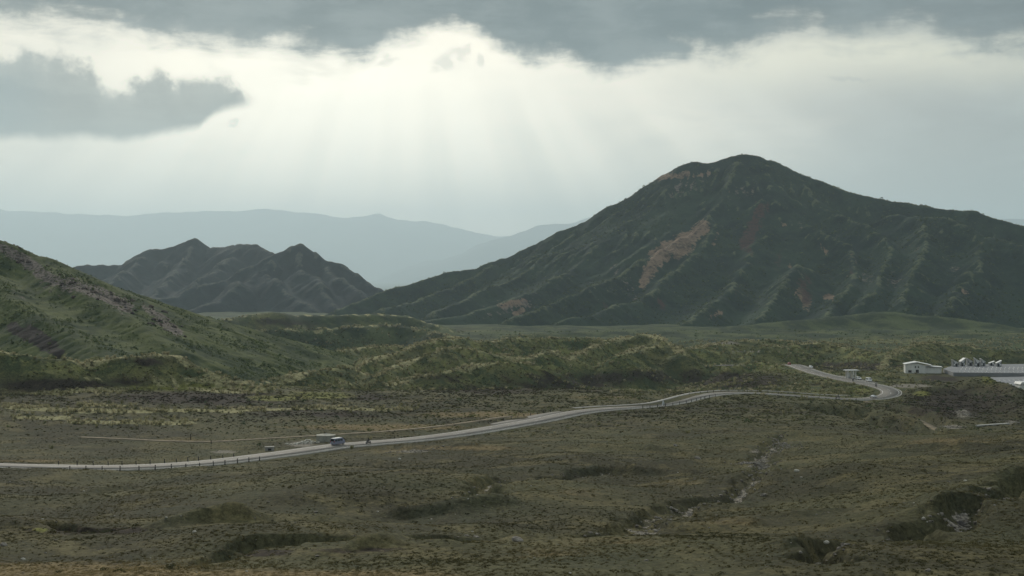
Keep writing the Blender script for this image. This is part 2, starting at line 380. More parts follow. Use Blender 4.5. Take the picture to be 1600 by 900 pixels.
def ground_z(X, Y, detail=True):
    X = np.asarray(X, float); Y = np.asarray(Y, float)
    az = np.arctan2(X, Y); r = np.hypot(X, Y)
    z = tps(az, r)
    back = sstep(np.abs(az), 0.95, 2.0); z = z * (1 - back) + (-1.75 + 0.02 * np.minimum(r, 400)) * back
    plain = -74.0 - 18.0 * sstep(r, 1600, 2600) - 240.0 * sstep(r, 4500, 10000)
    f = sstep(r, 1150, 1650); z = z * (1 - f) + plain * f
    z = z - 17.0 * sstep(r, 600, 780) * (1 - sstep(r, 1250, 1600)) * (1 - sstep(az, 0.10, 0.21) * (1 - sstep(r, 860, 1020))) * (1 - 0.6 * sstep(az, 0.10, 0.2) * sstep(r, 1000, 850))
    # hummocks
    amp = sstep(r, 25, 180)
    if detail:
        z = z + amp * (fbm(X, Y, 52.0, 3, 0.45, 1.0) * 2.1 * (1 - 0.7 * sstep(r, 270, 350) * (1 - sstep(r, 700, 800))) + fbm(X, Y, 9.0, 3, 0.55, 4.0) * 0.28 * sstep(r, 1500, 400))
    for pts, k, c in RIDGES:
        P = np.array(pts); lo = P.min(0) - 320; hi = P.max(0) + 320
        m = (X > lo[0]) & (X < hi[0]) & (Y > lo[1]) & (Y < hi[1])
        if not m.any(): continue
        xx, yy = X[m], Y[m]
        wx = xx + fbm(xx, yy, 45, 4, 0.5, 7.0) * 7; wy = yy + fbm(xx, yy, 45, 4, 0.5, 21.0) * 7
        best = np.full(xx.shape, -1e9)
        for p, q in zip(pts[:-1], pts[1:]):
            d, t = seg_dist(wx, wy, p, q)
            best = np.maximum(best, p[2] + t * (q[2] - p[2]) - 1.25 * k * (np.sqrt(d * d + c * c * 0.2) - c * 0.45))
        best = best + fbm(xx, yy, 22, 3, 0.5, 3.0) * 0.7 - 0.3
        z[m] = smax(best, z[m], 1.5)
    for pts, hw in FLATS:
        d, zz = poly_near(X, Y, pts); w = 1 - sstep(d, hw, hw + 26); z = z * (1 - w) + zz * w
    for sx, sy, a_, w_ in SWELLS:
        z = z + a_ * np.exp(-((X - sx) ** 2 + (Y - sy) ** 2) / (w_ * w_))
    for P, a_, w_ in BANKS:
        lo = P.min(0) - 30; hi = P.max(0) + 30
        m = (X > lo[0]) & (X < hi[0]) & (Y > lo[1]) & (Y < hi[1])
        if m.any():
            xx, yy = X[m], Y[m]; d, _ = poly_near(xx + fbm(xx, yy, 16, 3, 0.5, 51.0) * 5.0, yy + fbm(xx, yy, 16, 3, 0.5, 61.0) * 5.0, P)
            z[m] += a_ * np.exp(-(d / w_) ** 2) * np.clip(0.8 + 1.2 * fbm(xx, yy, 20, 2, 0.5, 71.0), 0, 1.5)
    for P, dep, hw in GULLIES:
        lo = P.min(0) - 40; hi = P.max(0) + 40
        m = (X > lo[0]) & (X < hi[0]) & (Y > lo[1]) & (Y < hi[1])
        if m.any():
            xx, yy = X[m], Y[m]
            d, _ = poly_near(xx + fbm(xx, yy, 12, 4, 0.6, 9.0) * 3.2, yy + fbm(xx, yy, 12, 4, 0.6, 31.0) * 3.2, P)
            z[m] -= dep * (1 - sstep(d, hw * 0.35, hw * 1.35))
    for P, hw, fall, dz in ((LAYBY, 4.5, 8.0, 0.2), (LAYBY2, 4.5, 8.0, 0.2), (ROAD, 5.7, 15.0, 0.22), (TRACK, 1.8, 7.0, 0.08), (SIDEWALK, 1.5, 4.0, 0.08), (FOOTPATH, 1.6, 5.0, 0.10)):
        lo = P.min(0) - 40; hi = P.max(0) + 40
        m = (X > lo[0]) & (X < hi[0]) & (Y > lo[1]) & (Y < hi[1])
        if m.any():
            d, zz = poly_near(X[m], Y[m], P[::2] if len(P) > 60 else P)
            w = 1 - sstep(d, hw, hw + fall); z[m] = z[m] * (1 - w) + (zz - dz) * w
    return z

# ------------------------------------------------------------------ object helpers
def tag(o, label=None, cat=None, group=None, kind=None):
    if label: o['label'] = label
    if cat: o['category'] = cat
    if group: o['group'] = group
    if kind: o['kind'] = kind
    return o
def mesh_obj(name, verts, faces, mat=None, parent=None, smooth=False):
    me = bpy.data.meshes.new(name)
    verts = np.asarray(verts, np.float32)
    if isinstance(faces, np.ndarray):
        me.vertices.add(len(verts)); me.vertices.foreach_set('co', verts.ravel())
        k = faces.shape[1]
        me.loops.add(faces.size); me.loops.foreach_set('vertex_index', faces.astype(np.int32).ravel())
        me.polygons.add(len(faces)); me.polygons.foreach_set('loop_start', np.arange(0, faces.size, k, dtype=np.int32))
        me.update(calc_edges=True)
    else:
        me.from_pydata(verts.tolist(), [], faces)
    if smooth: me.polygons.foreach_set('use_smooth', np.ones(len(me.polygons), bool))
    if mat: me.materials.append(mat)
    o = bpy.data.objects.new(name, me); col.objects.link(o)
    if parent: o.parent = parent
    return o
def grid_faces(nu, nv):
    i = np.arange(nu - 1)[:, None] * nv + np.arange(nv - 1)[None]
    return np.stack([i, i + nv, i + nv + 1, i + 1], -1).reshape(-1, 4)
def add_attr(o, name, arr):
    a = o.data.attributes.new(name, 'FLOAT', 'POINT'); a.data.foreach_set('value', np.asarray(arr, np.float32))

def new_mat(name):
    m = bpy.data.materials.new(name); m.use_nodes = True; m.node_tree.nodes.clear()
    return m, NT(m.node_tree)
def finish(nt, colr, rough=0.9, bump=None, bstr=0.5, bdist=0.3, spec=0.2, metal=0.0):
    b = nt.node('ShaderNodeBsdfPrincipled'); nt.put(b.inputs['Base Color'], colr); nt.put(b.inputs['Roughness'], rough)
    nt.put(b.inputs['Specular IOR Level'], spec); nt.put(b.inputs['Metallic'], metal)
    if bump is not None:
        bm = nt.node('ShaderNodeBump'); bm.inputs['Strength'].default_value = bstr; bm.inputs['Distance'].default_value = bdist
        nt.put(bm.inputs['Height'], bump); nt.link(bm.outputs[0], b.inputs['Normal'])
    o = nt.node('ShaderNodeOutputMaterial'); nt.link(b.outputs[0], o.inputs['Surface'])
    return b
def simple(name, c, rough=0.6, metal=0.0, spec=0.4, var=0.12, scale=2.0):
    m, nt = new_mat(name); tcn = nt.node('ShaderNodeTexCoord')
    nz = nt.noise(tcn.outputs['Object'], scale, 4.0, 0.6)
    cc = nt.mix(nt.smooth(nz, 0.3, 0.7), tuple(x * (1 - var) for x in c), tuple(min(1, x * (1 + var)) for x in c))
    finish(nt, cc, rough, nz, 0.08, 0.02, spec, metal); return m

# ------------------------------------------------------------------ materials of the land
def land_material():
    m, nt = new_mat('heath_and_grass')
    pos = nt.node('ShaderNodeTexCoord').outputs['Object']
    big = nt.noise(pos, 0.018, 4.0, 0.55, 0.3); mid = nt.noise(pos, 0.09, 4.0, 0.6, 0.4); fine = nt.noise(pos, 0.7, 4.0, 0.65); tiny = nt.noise(pos, 2.6, 3.0, 0.7)
    A = lambda k: E(nt, nt.attr(k).outputs['Fac'])
    c = nt.mix(nt.smooth(big, 0.40, 0.60), (0.052, 0.050, 0.031), (0.084, 0.083, 0.045))
    c = nt.mix(nt.smooth(mid, 0.5, 0.64) * 0.8, c, (0.120, 0.108, 0.056))
    c = nt.mix(nt.smooth(mid, 0.48, 0.32) * 0.6, c, (0.052, 0.058, 0.036))
    green = nt.mix(nt.smooth(mid + (fine - 0.5) * 0.5, 0.35, 0.65), (0.046, 0.070, 0.030), (0.180, 0.188, 0.070))
    c = nt.mix((A('green') + (fine - 0.5) * 0.5 * A('green')).clamp(), c, green)
    heath = nt.mix(nt.smooth(fine, 0.35, 0.7), (0.026, 0.022, 0.019), (0.050, 0.041, 0.031))
    c = nt.mix(nt.smooth(A('heath') + (mid - 0.5) * 1.5 + (fine - 0.5) * 0.8, 0.32, 0.68), c, heath)
    wood = nt.mix(nt.smooth(nt.noise(pos, 0.025, 6.0, 0.68), 0.42, 0.60), (0.022, 0.038, 0.021), (0.070, 0.092, 0.040))
    c = nt.mix(A('wood'), c, wood)
    tan = nt.mix(nt.smooth(fine, 0.3, 0.7), (0.135, 0.105, 0.055), (0.21, 0.165, 0.088))
    c = nt.mix(nt.smooth(A('tan') + (mid - 0.5) * 0.8 + (fine - 0.5) * 0.5, 0.3, 0.8), c, tan)
    lime = nt.mix(nt.smooth(fine, 0.3, 0.7), (0.11, 0.12, 0.035), (0.19, 0.19, 0.06))
    c = nt.mix(nt.smooth(A('lime') + (mid - 0.5) * 0.5 + (fine - 0.5) * 0.5, 0.3, 0.7), c, lime)
    pale = nt.mix(nt.smooth(fine, 0.3, 0.7), (0.18, 0.175, 0.085), (0.34, 0.32, 0.18))
    c = nt.mix(nt.smooth(A('pale') + (fine - 0.5) * 1.1 + (mid - 0.5) * 0.4, 0.35, 0.8), c, pale)
    grav = nt.mix(nt.smooth(tiny, 0.35, 0.7), (0.12, 0.11, 0.095), (0.30, 0.28, 0.24))
    c = nt.mix(nt.smooth(A('gravel') + (fine - 0.5) * 0.9 + (tiny - 0.5) * 0.5, 0.4, 0.65), c, grav)
    # straw, twigs and dark tussocks
    c = nt.mix(nt.smooth(tiny + (fine - 0.5) * 0.5, 0.62, 0.76) * 0.5, c, (0.17, 0.15, 0.085))
    c = nt.mix(nt.smooth(fine * 0.6 + tiny * 0.4, 0.44, 0.34) * 0.45, c, (0.024, 0.024, 0.016))
    grain = nt.noise(pos, 1.15, 6.0, 0.75)
    c = nt.mix(1.0, c, nt.mix(nt.smooth(grain * 0.6 + tiny * 0.4, 0.36, 0.64), (0.55, 0.55, 0.55), (1.5, 1.46, 1.38)), 'MULTIPLY')
    b = finish(nt, c, 0.95, fine * 0.5 + tiny * 0.2 + grain * 0.4, 0.6, 0.35, 0.05)
    return m
M_LAND = land_material()

def slope_material(name, dark, mid_, light, scar, scale=1.0):
    m, nt = new_mat(name)
    pos = nt.node('ShaderNodeTexCoord').outputs['Object']
    big = nt.noise(pos, 0.008 / scale, 5.0, 0.6, 0.5); mid = nt.noise(pos, 0.035 / scale, 5.0, 0.62, 0.3); fine = nt.noise(pos, 0.2 / scale, 4.0, 0.65)
    A = lambda k: E(nt, nt.attr(k).outputs['Fac'])
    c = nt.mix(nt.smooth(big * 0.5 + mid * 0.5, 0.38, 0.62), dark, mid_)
    c = nt.mix(nt.smooth(A('crest') + (mid - 0.5) * 1.5 + (fine - 0.5) * 1.2, 0.55, 1.15), c, light)  # convex crests tinted lighter, painting in the light along spur edges
    sc_ = nt.mix(nt.smooth(mid * 0.6 + fine * 0.4, 0.40, 0.58), tuple(0.36 * v for v in scar), scar)
    c = nt.mix(nt.smooth(A('scar') + (mid - 0.5) * 1.1 + (fine - 0.5) * 0.9, 0.42, 0.60), c, sc_)
    red = nt.mix(nt.smooth(fine, 0.3, 0.7), (0.048, 0.029, 0.025), (0.080, 0.044, 0.037))
    c = nt.mix(nt.smooth(A('red') + (mid - 0.5) * 0.7 + (fine - 0.5) * 0.6, 0.40, 0.75), c, red)
    rock = nt.mix(nt.smooth(fine, 0.35, 0.65), (0.050, 0.044, 0.040), (0.20, 0.17, 0.145))
    c = nt.mix(nt.smooth(A('rock') + (mid - 0.5) * 0.9 + (fine - 0.5) * 0.8, 0.45, 0.7), c, rock)
    c = nt.mix(nt.smooth(fine, 0.45, 0.3) * 0.5, c, tuple(0.5 * v for v in dark))
    finish(nt, c, 0.95, mid * 0.7 + fine * 0.3, 0.8, 3.0 * scale, 0.05)
    return m

# ------------------------------------------------------------------ ground sheet, from under the camera to the horizon
a_f = np.linspace(R(-27.5), R(27.5), 900)
a_c = np.linspace(R(27.5), R(332.5), 64)[1:-1]
ang_all = np.concatenate([a_f, a_c])
r_all = np.concatenate([np.geomspace(1.2, 78, 34)[:-1], np.geomspace(78, 1900, 560)[:-1], np.geomspace(1900, 56000, 46)])
AA, RR = np.meshgrid(ang_all, r_all, indexing='ij')
GX, GY = (RR * np.sin(AA)), (RR * np.cos(AA))
shp = GX.shape
gx_, gy_ = GX.ravel(), GY.ravel()
gz_ = ground_z(gx_, gy_)
GV = np.stack([gx_, gy_, gz_], -1)
f1 = grid_faces(*shp)
nv_ = shp[1]; last = (shp[0] - 1) * nv_ + np.arange(nv_ - 1); first = np.arange(nv_ - 1)
f2 = np.stack([last, first, first + 1, last + 1], -1)
tip = len(GV); GV = np.vstack([GV, [[0, 0, -1.75]]])
tri_first = np.arange(shp[0]) * nv_
gf = np.vstack([f1, f2])[:, ::-1]
ground = mesh_obj('ground', GV, gf, M_LAND, smooth=True)
tag(ground, kind='structure')

# ---- what grows where
def blobs(px, py, lst):
    out = np.zeros(px.shape)
    for (x, y, rx, ry, a) in lst:
        out = np.maximum(out, a * np.exp(-(((px - x) / rx) ** 2 + ((py - y) / ry) ** 2)))
    return out
def zones(P):
    px, py = to_px(P); X, Y = P[:, 0], P[:, 1]; r = np.hypot(X, Y)
    wob = fbm(X, Y, 40, 3, 0.5, 2.0)
    mid_ = sstep(r, 560, 760) * (1 - sstep(px, 1330, 1500) * (1 - sstep(r, 900, 1000)))
    green = np.clip(mid_ * (0.75 + 0.4 * wob), 0, 1)
    green = np.maximum(green, blobs(px, py, [(120, 575, 200, 18, .9), (300, 585, 120, 16, .8), (30, 560, 60, 18, .9), (500, 590, 90, 16, .7)]))
    heath = blobs(px, py, [(90, 602, 95, 9, 1.2), (330, 622, 150, 10, 1.3), (180, 600, 60, 6, 1), (560, 620, 70, 7, .9), (230, 566, 36, 8, .9), (1000, 590, 260, 14, .72), (880, 600, 140, 13, .7), (1150, 596, 110, 16, .9),
                           (760, 610, 110, 10, .7), (1330, 572, 80, 8, 1), (1500, 630, 110, 28, .8), (1470, 592, 50, 8, .7), (690, 590, 60, 8, .6), (480, 645, 200, 12, .6), (650, 514, 90, 9, 1), (480, 522, 80, 8, 1.1), (450, 503, 90, 6, .9), (580, 522, 60, 8, 1),
                           (1290, 600, 90, 6, .5), (160, 829, 110, 7, .9), (400, 864, 60, 7, .8), (560, 860, 90, 5, .5), (1420, 850, 60, 25, .35)])
    tan = blobs(px, py, [(60, 895, 340, 18, 1.2), (420, 900, 300, 12, 1.1), (860, 865, 130, 16, .55), (1000, 845, 120, 12, .5), (1150, 815, 90, 10, .5), (600, 668, 150, 5, 1.2), (760, 648, 110, 5, 1.1), (950, 622, 90, 5, .6),
                         (290, 688, 120, 5, .5), (60, 720, 100, 3, .8), (720, 700, 130, 5, .8), (1480, 690, 90, 8, .55), (900, 770, 70, 10, .5), (1070, 755, 60, 6, .4), (620, 705, 60, 5, .5)])
    lime = blobs(px, py, [(300, 605, 170, 8, .8), (430, 622, 60, 6, .8), (500, 618, 80, 8, .8), (1440, 615, 16, 5, 1), (1345, 610, 26, 5, .8), (65, 828, 14, 4, .9), (1545, 593, 22, 10, .7), (1460, 655, 60, 10, .3), (380, 850, 40, 8, .3), (1360, 810, 140, 30, .25)])
    # pale plume grass along the crests of the ridges, their lit rims painted in
    pale = np.zeros(px.shape)
    for i, (pts, k, c) in enumerate(RIDGES):
        Q = np.array(pts); m = (X > Q[:, 0].min() - 60) & (X < Q[:, 0].max() + 60) & (Y > Q[:, 1].min() - 60) & (Y < Q[:, 1].max() + 60)
        if m.any() and i not in (11, 12, 13) and i < 17:
            d, _ = poly_near(X[m], Y[m], pts); w = 3.2
            pale[m] = np.maximum(pale[m], np.exp(-(d / w) ** 2) * np.clip(0.95 + 0.9 * fbm(X[m], Y[m], 14, 3, 0.6, 81.0), 0.3, 1.4) * (1.0 if i < 9 else 0.95))
    for (y0, x0, x1, s, a) in ((613, 60, 190, -.02, 1.1), (635, 10, 120, .06, 1.2), (642, 110, 440, 0, 1.25), (633, 130, 200, 0, .9), (653, 20, 110, 0, .9), (660, 110, 300, 0, 1.0), (611, 0, 40, 0, 1.0), (592, 130, 420, .02, .8), (604, 230, 420, .05, .7), (640, 430, 640, -.01, .8), (600, 500, 620, 0, .7)):
        pale = np.maximum(pale, a * np.exp(-((py - y0 - (px - x0) * s - wob * 5) / 3.6) ** 2) * sstep(px, x0 - 25, x0 + 10) * (1 - sstep(px, x1 - 10, x1 + 25)))
    pale = np.maximum(pale, 0.26 * mid_ * (0.4 + 1.2 * wob))
    gravel = blobs(px, py, [(1185, 728, 22, 3.5, .9), (1180, 706, 14, 6, .6), (470, 694, 24, 5, 1), (350, 706, 30, 4, .7), (645, 705, 40, 4, .7), (1420, 603, 42, 3.5, 1), (1505, 646, 14, 9, .8), (1490, 667, 20, 4, .9), (1170, 549, 60, 1.6, .8), (1140, 536, 40, 3, .8), (1580, 660, 14, 6, .7), (790, 652, 16, 4, .5)])
    for gi, (Q, dep, hw) in enumerate(GULLIES):
        lo = Q.min(0) - 20; hi = Q.max(0) + 20; m = (X > lo[0]) & (X < hi[0]) & (Y > lo[1]) & (Y < hi[1])
        if m.any() and gi in (0, 1, 4):
            xx, yy = X[m], Y[m]
            d, _ = poly_near(xx + fbm(xx, yy, 12, 4, 0.6, 9.0) * 3.2, yy + fbm(xx, yy, 12, 4, 0.6, 31.0) * 3.2, Q)
            gravel[m] = np.maximum(gravel[m], np.exp(-(d / (hw * 0.32)) ** 2) * 1.15 * (0.65 + 0.6 * fbm(xx, yy, 9, 2, 0.5, 6.0)))
    wood = np.clip(1.25 * sstep(r, 1060, 1300) * (0.75 + 0.9 * fbm(X, Y, 120, 4, 0.55, 44.0)) * (1 - blobs(px, py, [(1400, 494, 120, 5, .8), (1180, 508, 70, 4, .7), (1540, 520, 90, 4, .8), (1300, 520, 120, 2, .6), (560, 507, 120, 3, .5)])) + sstep(r, 1650, 1850), 0, 1)
    vis = P[:, 1] > 20
    return {k: np.where(vis, v, 0) for k, v in dict(green=green, heath=heath, tan=tan, lime=lime, pale=pale, gravel=gravel, wood=wood).items()}
ZN = zones(GV)
for k, v in ZN.items(): add_attr(ground, k, v)

# ------------------------------------------------------------------ mountains
def erode(H, cell, drops, steps, seed, rate=0.3, cap=4.0, batches=8, mask=None):
    rng = np.random.default_rng(seed); nx, ny = H.shape; H = H.copy()
    for b in range(batches):
        N = drops // batches
        x = rng.uniform(2, nx - 4, N); y = rng.uniform(2, ny - 4, N); dx = np.zeros(N); dy = np.zeros(N); vel = np.ones(N); wat = np.ones(N); sed = np.zeros(N)
        alive = np.ones(N, bool)
        for s in range(steps):
            xi = x.astype(int); yi = y.astype(int); fx = x - xi; fy = y - yi
            h00 = H[xi, yi]; h10 = H[xi + 1, yi]; h01 = H[xi, yi + 1]; h11 = H[xi + 1, yi + 1]
            gx = (h10 - h00) * (1 - fy) + (h11 - h01) * fy; gy = (h01 - h00) * (1 - fx) + (h11 - h10) * fx
            h = h00 * (1 - fx) * (1 - fy) + h10 * fx * (1 - fy) + h01 * (1 - fx) * fy + h11 * fx * fy
            dx = dx * 0.25 - gx * 0.75; dy = dy * 0.25 - gy * 0.75
            l = np.hypot(dx, dy) + 1e-9; dx /= l; dy /= l
            x2 = np.clip(x + dx, 2, nx - 4); y2 = np.clip(y + dy, 2, ny - 4)
            xj = x2.astype(int); yj = y2.astype(int); ex = x2 - xj; ey = y2 - yj
            h2 = H[xj, yj] * (1 - ex) * (1 - ey) + H[xj + 1, yj] * ex * (1 - ey) + H[xj, yj + 1] * (1 - ex) * ey + H[xj + 1, yj + 1] * ex * ey
            dh = h2 - h
            c = np.maximum(-dh / cell, 0.02) * vel * wat * cap
            dep = np.where(dh > 0, np.minimum(dh, sed), np.where(sed > c, (sed - c) * 0.3, -np.minimum((c - sed) * rate, np.maximum(-dh, 0))))
            if mask is not None: dep = dep * mask[xi, yi]
            sed -= dep
            for ox, oy, w in ((0, 0, (1 - fx) * (1 - fy)), (1, 0, fx * (1 - fy)), (0, 1, (1 - fx) * fy), (1, 1, fx * fy)):
                np.add.at(H, (xi + ox, yi + oy), dep * w)
            vel = np.sqrt(np.maximum(vel * vel - dh * 0.1, 0.05)); vel = np.minimum(vel, 3.0); wat *= 0.985
            x, y = x2, y2
    return H
def blur(H, k=1):
    for _ in range(k):
        Hp = np.pad(H, 1, mode='edge'); H = (Hp[:-2, 1:-1] + Hp[2:, 1:-1] + Hp[1:-1, :-2] + Hp[1:-1, 2:] + 4 * H) / 8
    return H
def polyline_max(X, Y, pts, drop):
    best = np.full(X.shape, -1e9)
    for p, q in zip(pts[:-1], pts[1:]):
        d, t = seg_dist(X, Y, p, q); best = np.maximum(best, p[2] + t * (q[2] - p[2]) - drop(d))
    return best
def mountain(name, mat, x0, x1, y0, y1, cell, crest, spurs, face_slope, spur_slope, back_slope, base, scars, reds, rocks, seed, ero=(30000, 50), rough=1.0, warp=18.0, face_len=1400.0):
    nx = int((x1 - x0) / cell) + 1; ny = int((y1 - y0) / cell) + 1
    xs = x0 + np.arange(nx) * cell; ys = y0 + np.arange(ny) * cell
    X, Y = np.meshgrid(xs, ys, indexing='ij')
    cr = [W(*p) for p in crest]; sp = [[W(*p) for p in s] for s in spurs]
    wx = X + fbm(X, Y, 140, 4, 0.5, seed) * warp; wy = Y + fbm(X, Y, 140, 4, 0.5, seed + 40) * warp
    dC, zC = poly_near(X, Y, cr)
    near = np.exp(-(dC / 40.0) ** 2)
    wxx = wx * (1 - near) + X * near; wyy = wy * (1 - near) + Y * near
    H = np.maximum(polyline_max(wxx, wyy, cr, lambda d: face_slope * d / (1 + d / face_len)), -1e9)
    for s in sp:
        H = smax(polyline_max(X + (wx - X) * 0.5, Y + (wy - Y) * 0.5, s, lambda d: spur_slope * (np.sqrt(d * d + 20) - 4.5) / (1 + d / 700.0)), H, 5.0)
    H = H + (1 - near) * (fbm(X, Y, 120, 5, 0.5, seed + 3) * 7.0 + (ridged(X, Y, 70, 4, 0.5, seed + 5) - 1.2) * 5.0) * rough * sstep(H, base - 10, base + 60)
    H = H + near * fbm(X, Y, 25, 4, 0.6, seed + 8) * 2.2 * rough
    crest_keep = 1 - np.exp(-(dC / 70.0) ** 2)
    H0 = H
    if ero: H = erode(H, cell, ero[0], ero[1], seed, mask=crest_keep)
    H = np.clip(H, H0 - 19, H0 + 2.0); H = H * 0.5 + blur(H, 1) * 0.5
    edge = np.minimum.reduce([X - x0, x1 - X, Y - y0, y1 - Y])
    H = np.minimum(H, base - 60 + 400 * sstep(edge, 0, 120))
    V = np.stack([X.ravel(), Y.ravel(), H.ravel()], -1)
    o = mesh_obj(name, V, grid_faces(nx, ny), mat, smooth=True); tag(o, kind='structure')
    px, py = to_px(V)
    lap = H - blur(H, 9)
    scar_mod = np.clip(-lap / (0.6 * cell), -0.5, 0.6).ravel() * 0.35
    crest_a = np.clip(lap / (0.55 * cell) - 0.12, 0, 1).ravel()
    add_attr(o, 'crest', crest_a)
    for nm, lst in (('scar', scars), ('red', reds), ('rock', rocks)):
        v = np.zeros(len(V))
        for (ax, ay, bx, by, wd, am) in lst:
            d, t = seg_dist(px, py, (ax, ay), (bx, by)); v = np.maximum(v, am * np.exp(-(d / wd) ** 2))
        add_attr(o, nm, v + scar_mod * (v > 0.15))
    return o, H, (x0, y0, cell), crest_a.reshape(H.shape)

M_MTN = slope_material('volcano_slope', (0.011, 0.026, 0.023), (0.031, 0.056, 0.035), (0.100, 0.118, 0.066), (0.25, 0.175, 0.12))
M_MTN2 = slope_material('distant_slope', (0.011, 0.021, 0.026), (0.020, 0.034, 0.036), (0.070, 0.080, 0.066), (0.16, 0.13, 0.10), 1.4)  # base tones shifted to blue, some of the haze put into the colour
M_HILL = slope_material('grassy_hill', (0.026, 0.044, 0.020), (0.100, 0.118, 0.044), (0.20, 0.195, 0.090), (0.045, 0.038, 0.036), 0.32)

big_crest = [(520, 486, 2400), (560, 470, 2460), (605, 452, 2520), (650, 440, 2560), (700, 424, 2600), (740, 420, 2620), (760, 411, 2630), (800, 399, 2640), (835, 381, 2650), (870, 361, 2660), (892, 356, 2665), (925, 339, 2670), (950, 322, 2680), (975, 312, 2690), (1000, 299, 2700),
             (1020, 282, 2705), (1045, 267, 2710), (1065, 256, 2710), (1080, 252, 2710), (1105, 255, 2705), (1130, 249, 2700), (1153, 241, 2700), (1175, 241, 2695), (1200, 248, 2690), (1225, 258, 2675), (1250, 270, 2660), (1285, 283, 2640), (1320, 297, 2615), (1355, 306, 2590),
             (1390, 312, 2565), (1440, 320, 2530), (1480, 326, 2500), (1520, 328, 2470), (1560, 342, 2440), (1600, 352, 2410), (1680, 372, 2350), (1800, 398, 2250), (1950, 425, 2150)]
big_spurs = [
    [(1153, 252, 2660), (1135, 300, 2570), (1105, 343, 2480), (1060, 372, 2410), (1010, 402, 2340), (965, 428, 2260), (900, 456, 2150), (845, 482, 2040), (790, 498, 1960)],
    [(1125, 345, 2470), (1100, 390, 2370), (1050, 432, 2260), (1000, 463, 2140), (940, 488, 2010), (880, 503, 1930)],
    [(1020, 290, 2690), (985, 345, 2580), (935, 390, 2480), (870, 432, 2370), (800, 466, 2230), (720, 492, 2090), (660, 502, 2000)],
    [(900, 358, 2650), (850, 405, 2540), (790, 440, 2430), (735, 466, 2300), (680, 488, 2170)],
    [(770, 412, 2620), (720, 440, 2540), (660, 466, 2420), (600, 482, 2300)],
    [(1200, 256, 2660), (1205, 310, 2550), (1215, 335, 2500), (1180, 385, 2380), (1150, 435, 2230), (1105, 480, 2040), (1080, 498, 1950)],
    [(1215, 335, 2500), (1270, 352, 2450), (1320, 385, 2350), (1340, 430, 2200), (1310, 470, 2040), (1290, 492, 1950)],
    [(1250, 278, 2640), (1300, 330, 2500), (1350, 350, 2430), (1390, 385, 2320), (1380, 430, 2170), (1355, 468, 2010)],
    [(1400, 327, 2480), (1440, 333, 2440), (1500, 350, 2370), (1560, 368, 2290), (1600, 380, 2240), (1700, 410, 2120)],
    [(1440, 338, 2430), (1450, 380, 2300), (1430, 425, 2160), (1410, 468, 2000)],
    [(1540, 365, 2320), (1530, 405, 2200), (1500, 445, 2080), (1480, 478, 1960)],
    [(1240, 412, 2240), (1225, 440, 2160), (1205, 470, 2050), (1190, 492, 1960)],
]
big_scars = [(1100, 352, 1075, 375, 10, 1), (1070, 375, 1030, 400, 15, 1), (1030, 398, 1012, 428, 12, .9), (1075, 380, 1055, 400, 12, .9), (1012, 425, 1005, 445, 8, .7), (1030, 278, 1075, 272, 7, .8), (1075, 278, 1105, 270, 6, .55), (1138, 292, 1139, 298, 4, .7),
             (780, 478, 820, 470, 9, .75), (805, 490, 815, 485, 7, .7), (1250, 455, 1262, 475, 10, .75), (1235, 415, 1240, 422, 6, .5), (1330, 398, 1335, 410, 6, .6), (1282, 380, 1292, 395, 4, .5), (1290, 463, 1300, 465, 5, .9), (1505, 456, 1512, 457, 4, .6), (1120, 365, 1115, 380, 5, .6), (1222, 348, 1226, 352, 4, .5), (1110, 496, 1125, 488, 6, .55), (1012, 440, 1000, 440, 5, .4)]
big_reds = [(1190, 325, 1165, 380, 13, .85), (1165, 380, 1175, 395, 10, .7), (1255, 440, 1262, 470, 14, .6), (1330, 395, 1332, 425, 9, .6), (1030, 470, 1035, 480, 10, .5), (1150, 445, 1150, 455, 9, .5), (945, 478, 950, 482, 10, .45), (1220, 395, 1215, 420, 12, .4)]
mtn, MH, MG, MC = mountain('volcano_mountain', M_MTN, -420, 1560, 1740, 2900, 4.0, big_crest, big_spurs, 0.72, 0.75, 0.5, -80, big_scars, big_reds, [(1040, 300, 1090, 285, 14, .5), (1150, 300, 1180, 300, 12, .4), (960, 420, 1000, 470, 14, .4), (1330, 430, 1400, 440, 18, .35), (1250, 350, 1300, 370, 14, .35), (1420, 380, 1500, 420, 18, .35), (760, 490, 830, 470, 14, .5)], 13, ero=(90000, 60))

left_crest = [(-60, 440, 3900), (60, 428, 3900), (105, 418, 3900), (128, 413, 3900), (190, 413, 3900), (210, 400, 3900), (230, 389, 3900), (255, 388, 3900), (285, 379, 3900), (296, 376, 3900), (299, 371.5, 3900), (305, 371, 3900), (309, 376, 3900), (325, 386, 3880), (345, 386, 3850), (375, 380.5, 3800), (400, 381, 3750), (430, 396, 3650), (470, 420, 3500)]
left_spurs = [
    [(225, 470, 3050), (270, 462, 3120), (300, 447, 3180), (350, 429, 3240), (400, 407, 3290), (430, 397, 3320), (446, 390, 3330), (455, 383.5, 3335), (462, 381.5, 3340), (475, 386.5, 3340), (490, 397, 3330), (520, 411, 3310), (545, 424, 3290), (572, 433, 3260), (600, 447, 3220), (640, 462, 3180), (700, 480, 3100)],
    [(300, 380, 3880), (285, 410, 3750), (260, 440, 3550), (230, 465, 3350)],
    [(375, 384, 3790), (360, 405, 3650), (330, 420, 3500), (300, 448, 3300)],
    [(230, 392, 3880), (205, 415, 3750), (180, 440, 3550)],
    [(440, 396, 3320), (400, 425, 3200), (350, 460, 3050), (300, 485, 2920)],
    [(465, 388, 3330), (470, 415, 3220), (500, 445, 3090), (520, 475, 2960), (540, 490, 2900)],
    [(490, 400, 3320), (520, 430, 3210), (560, 452, 3110), (590, 470, 3000)],
    [(420, 425, 3200), (440, 450, 3090), (470, 470, 3000), (500, 486, 2930)],
]
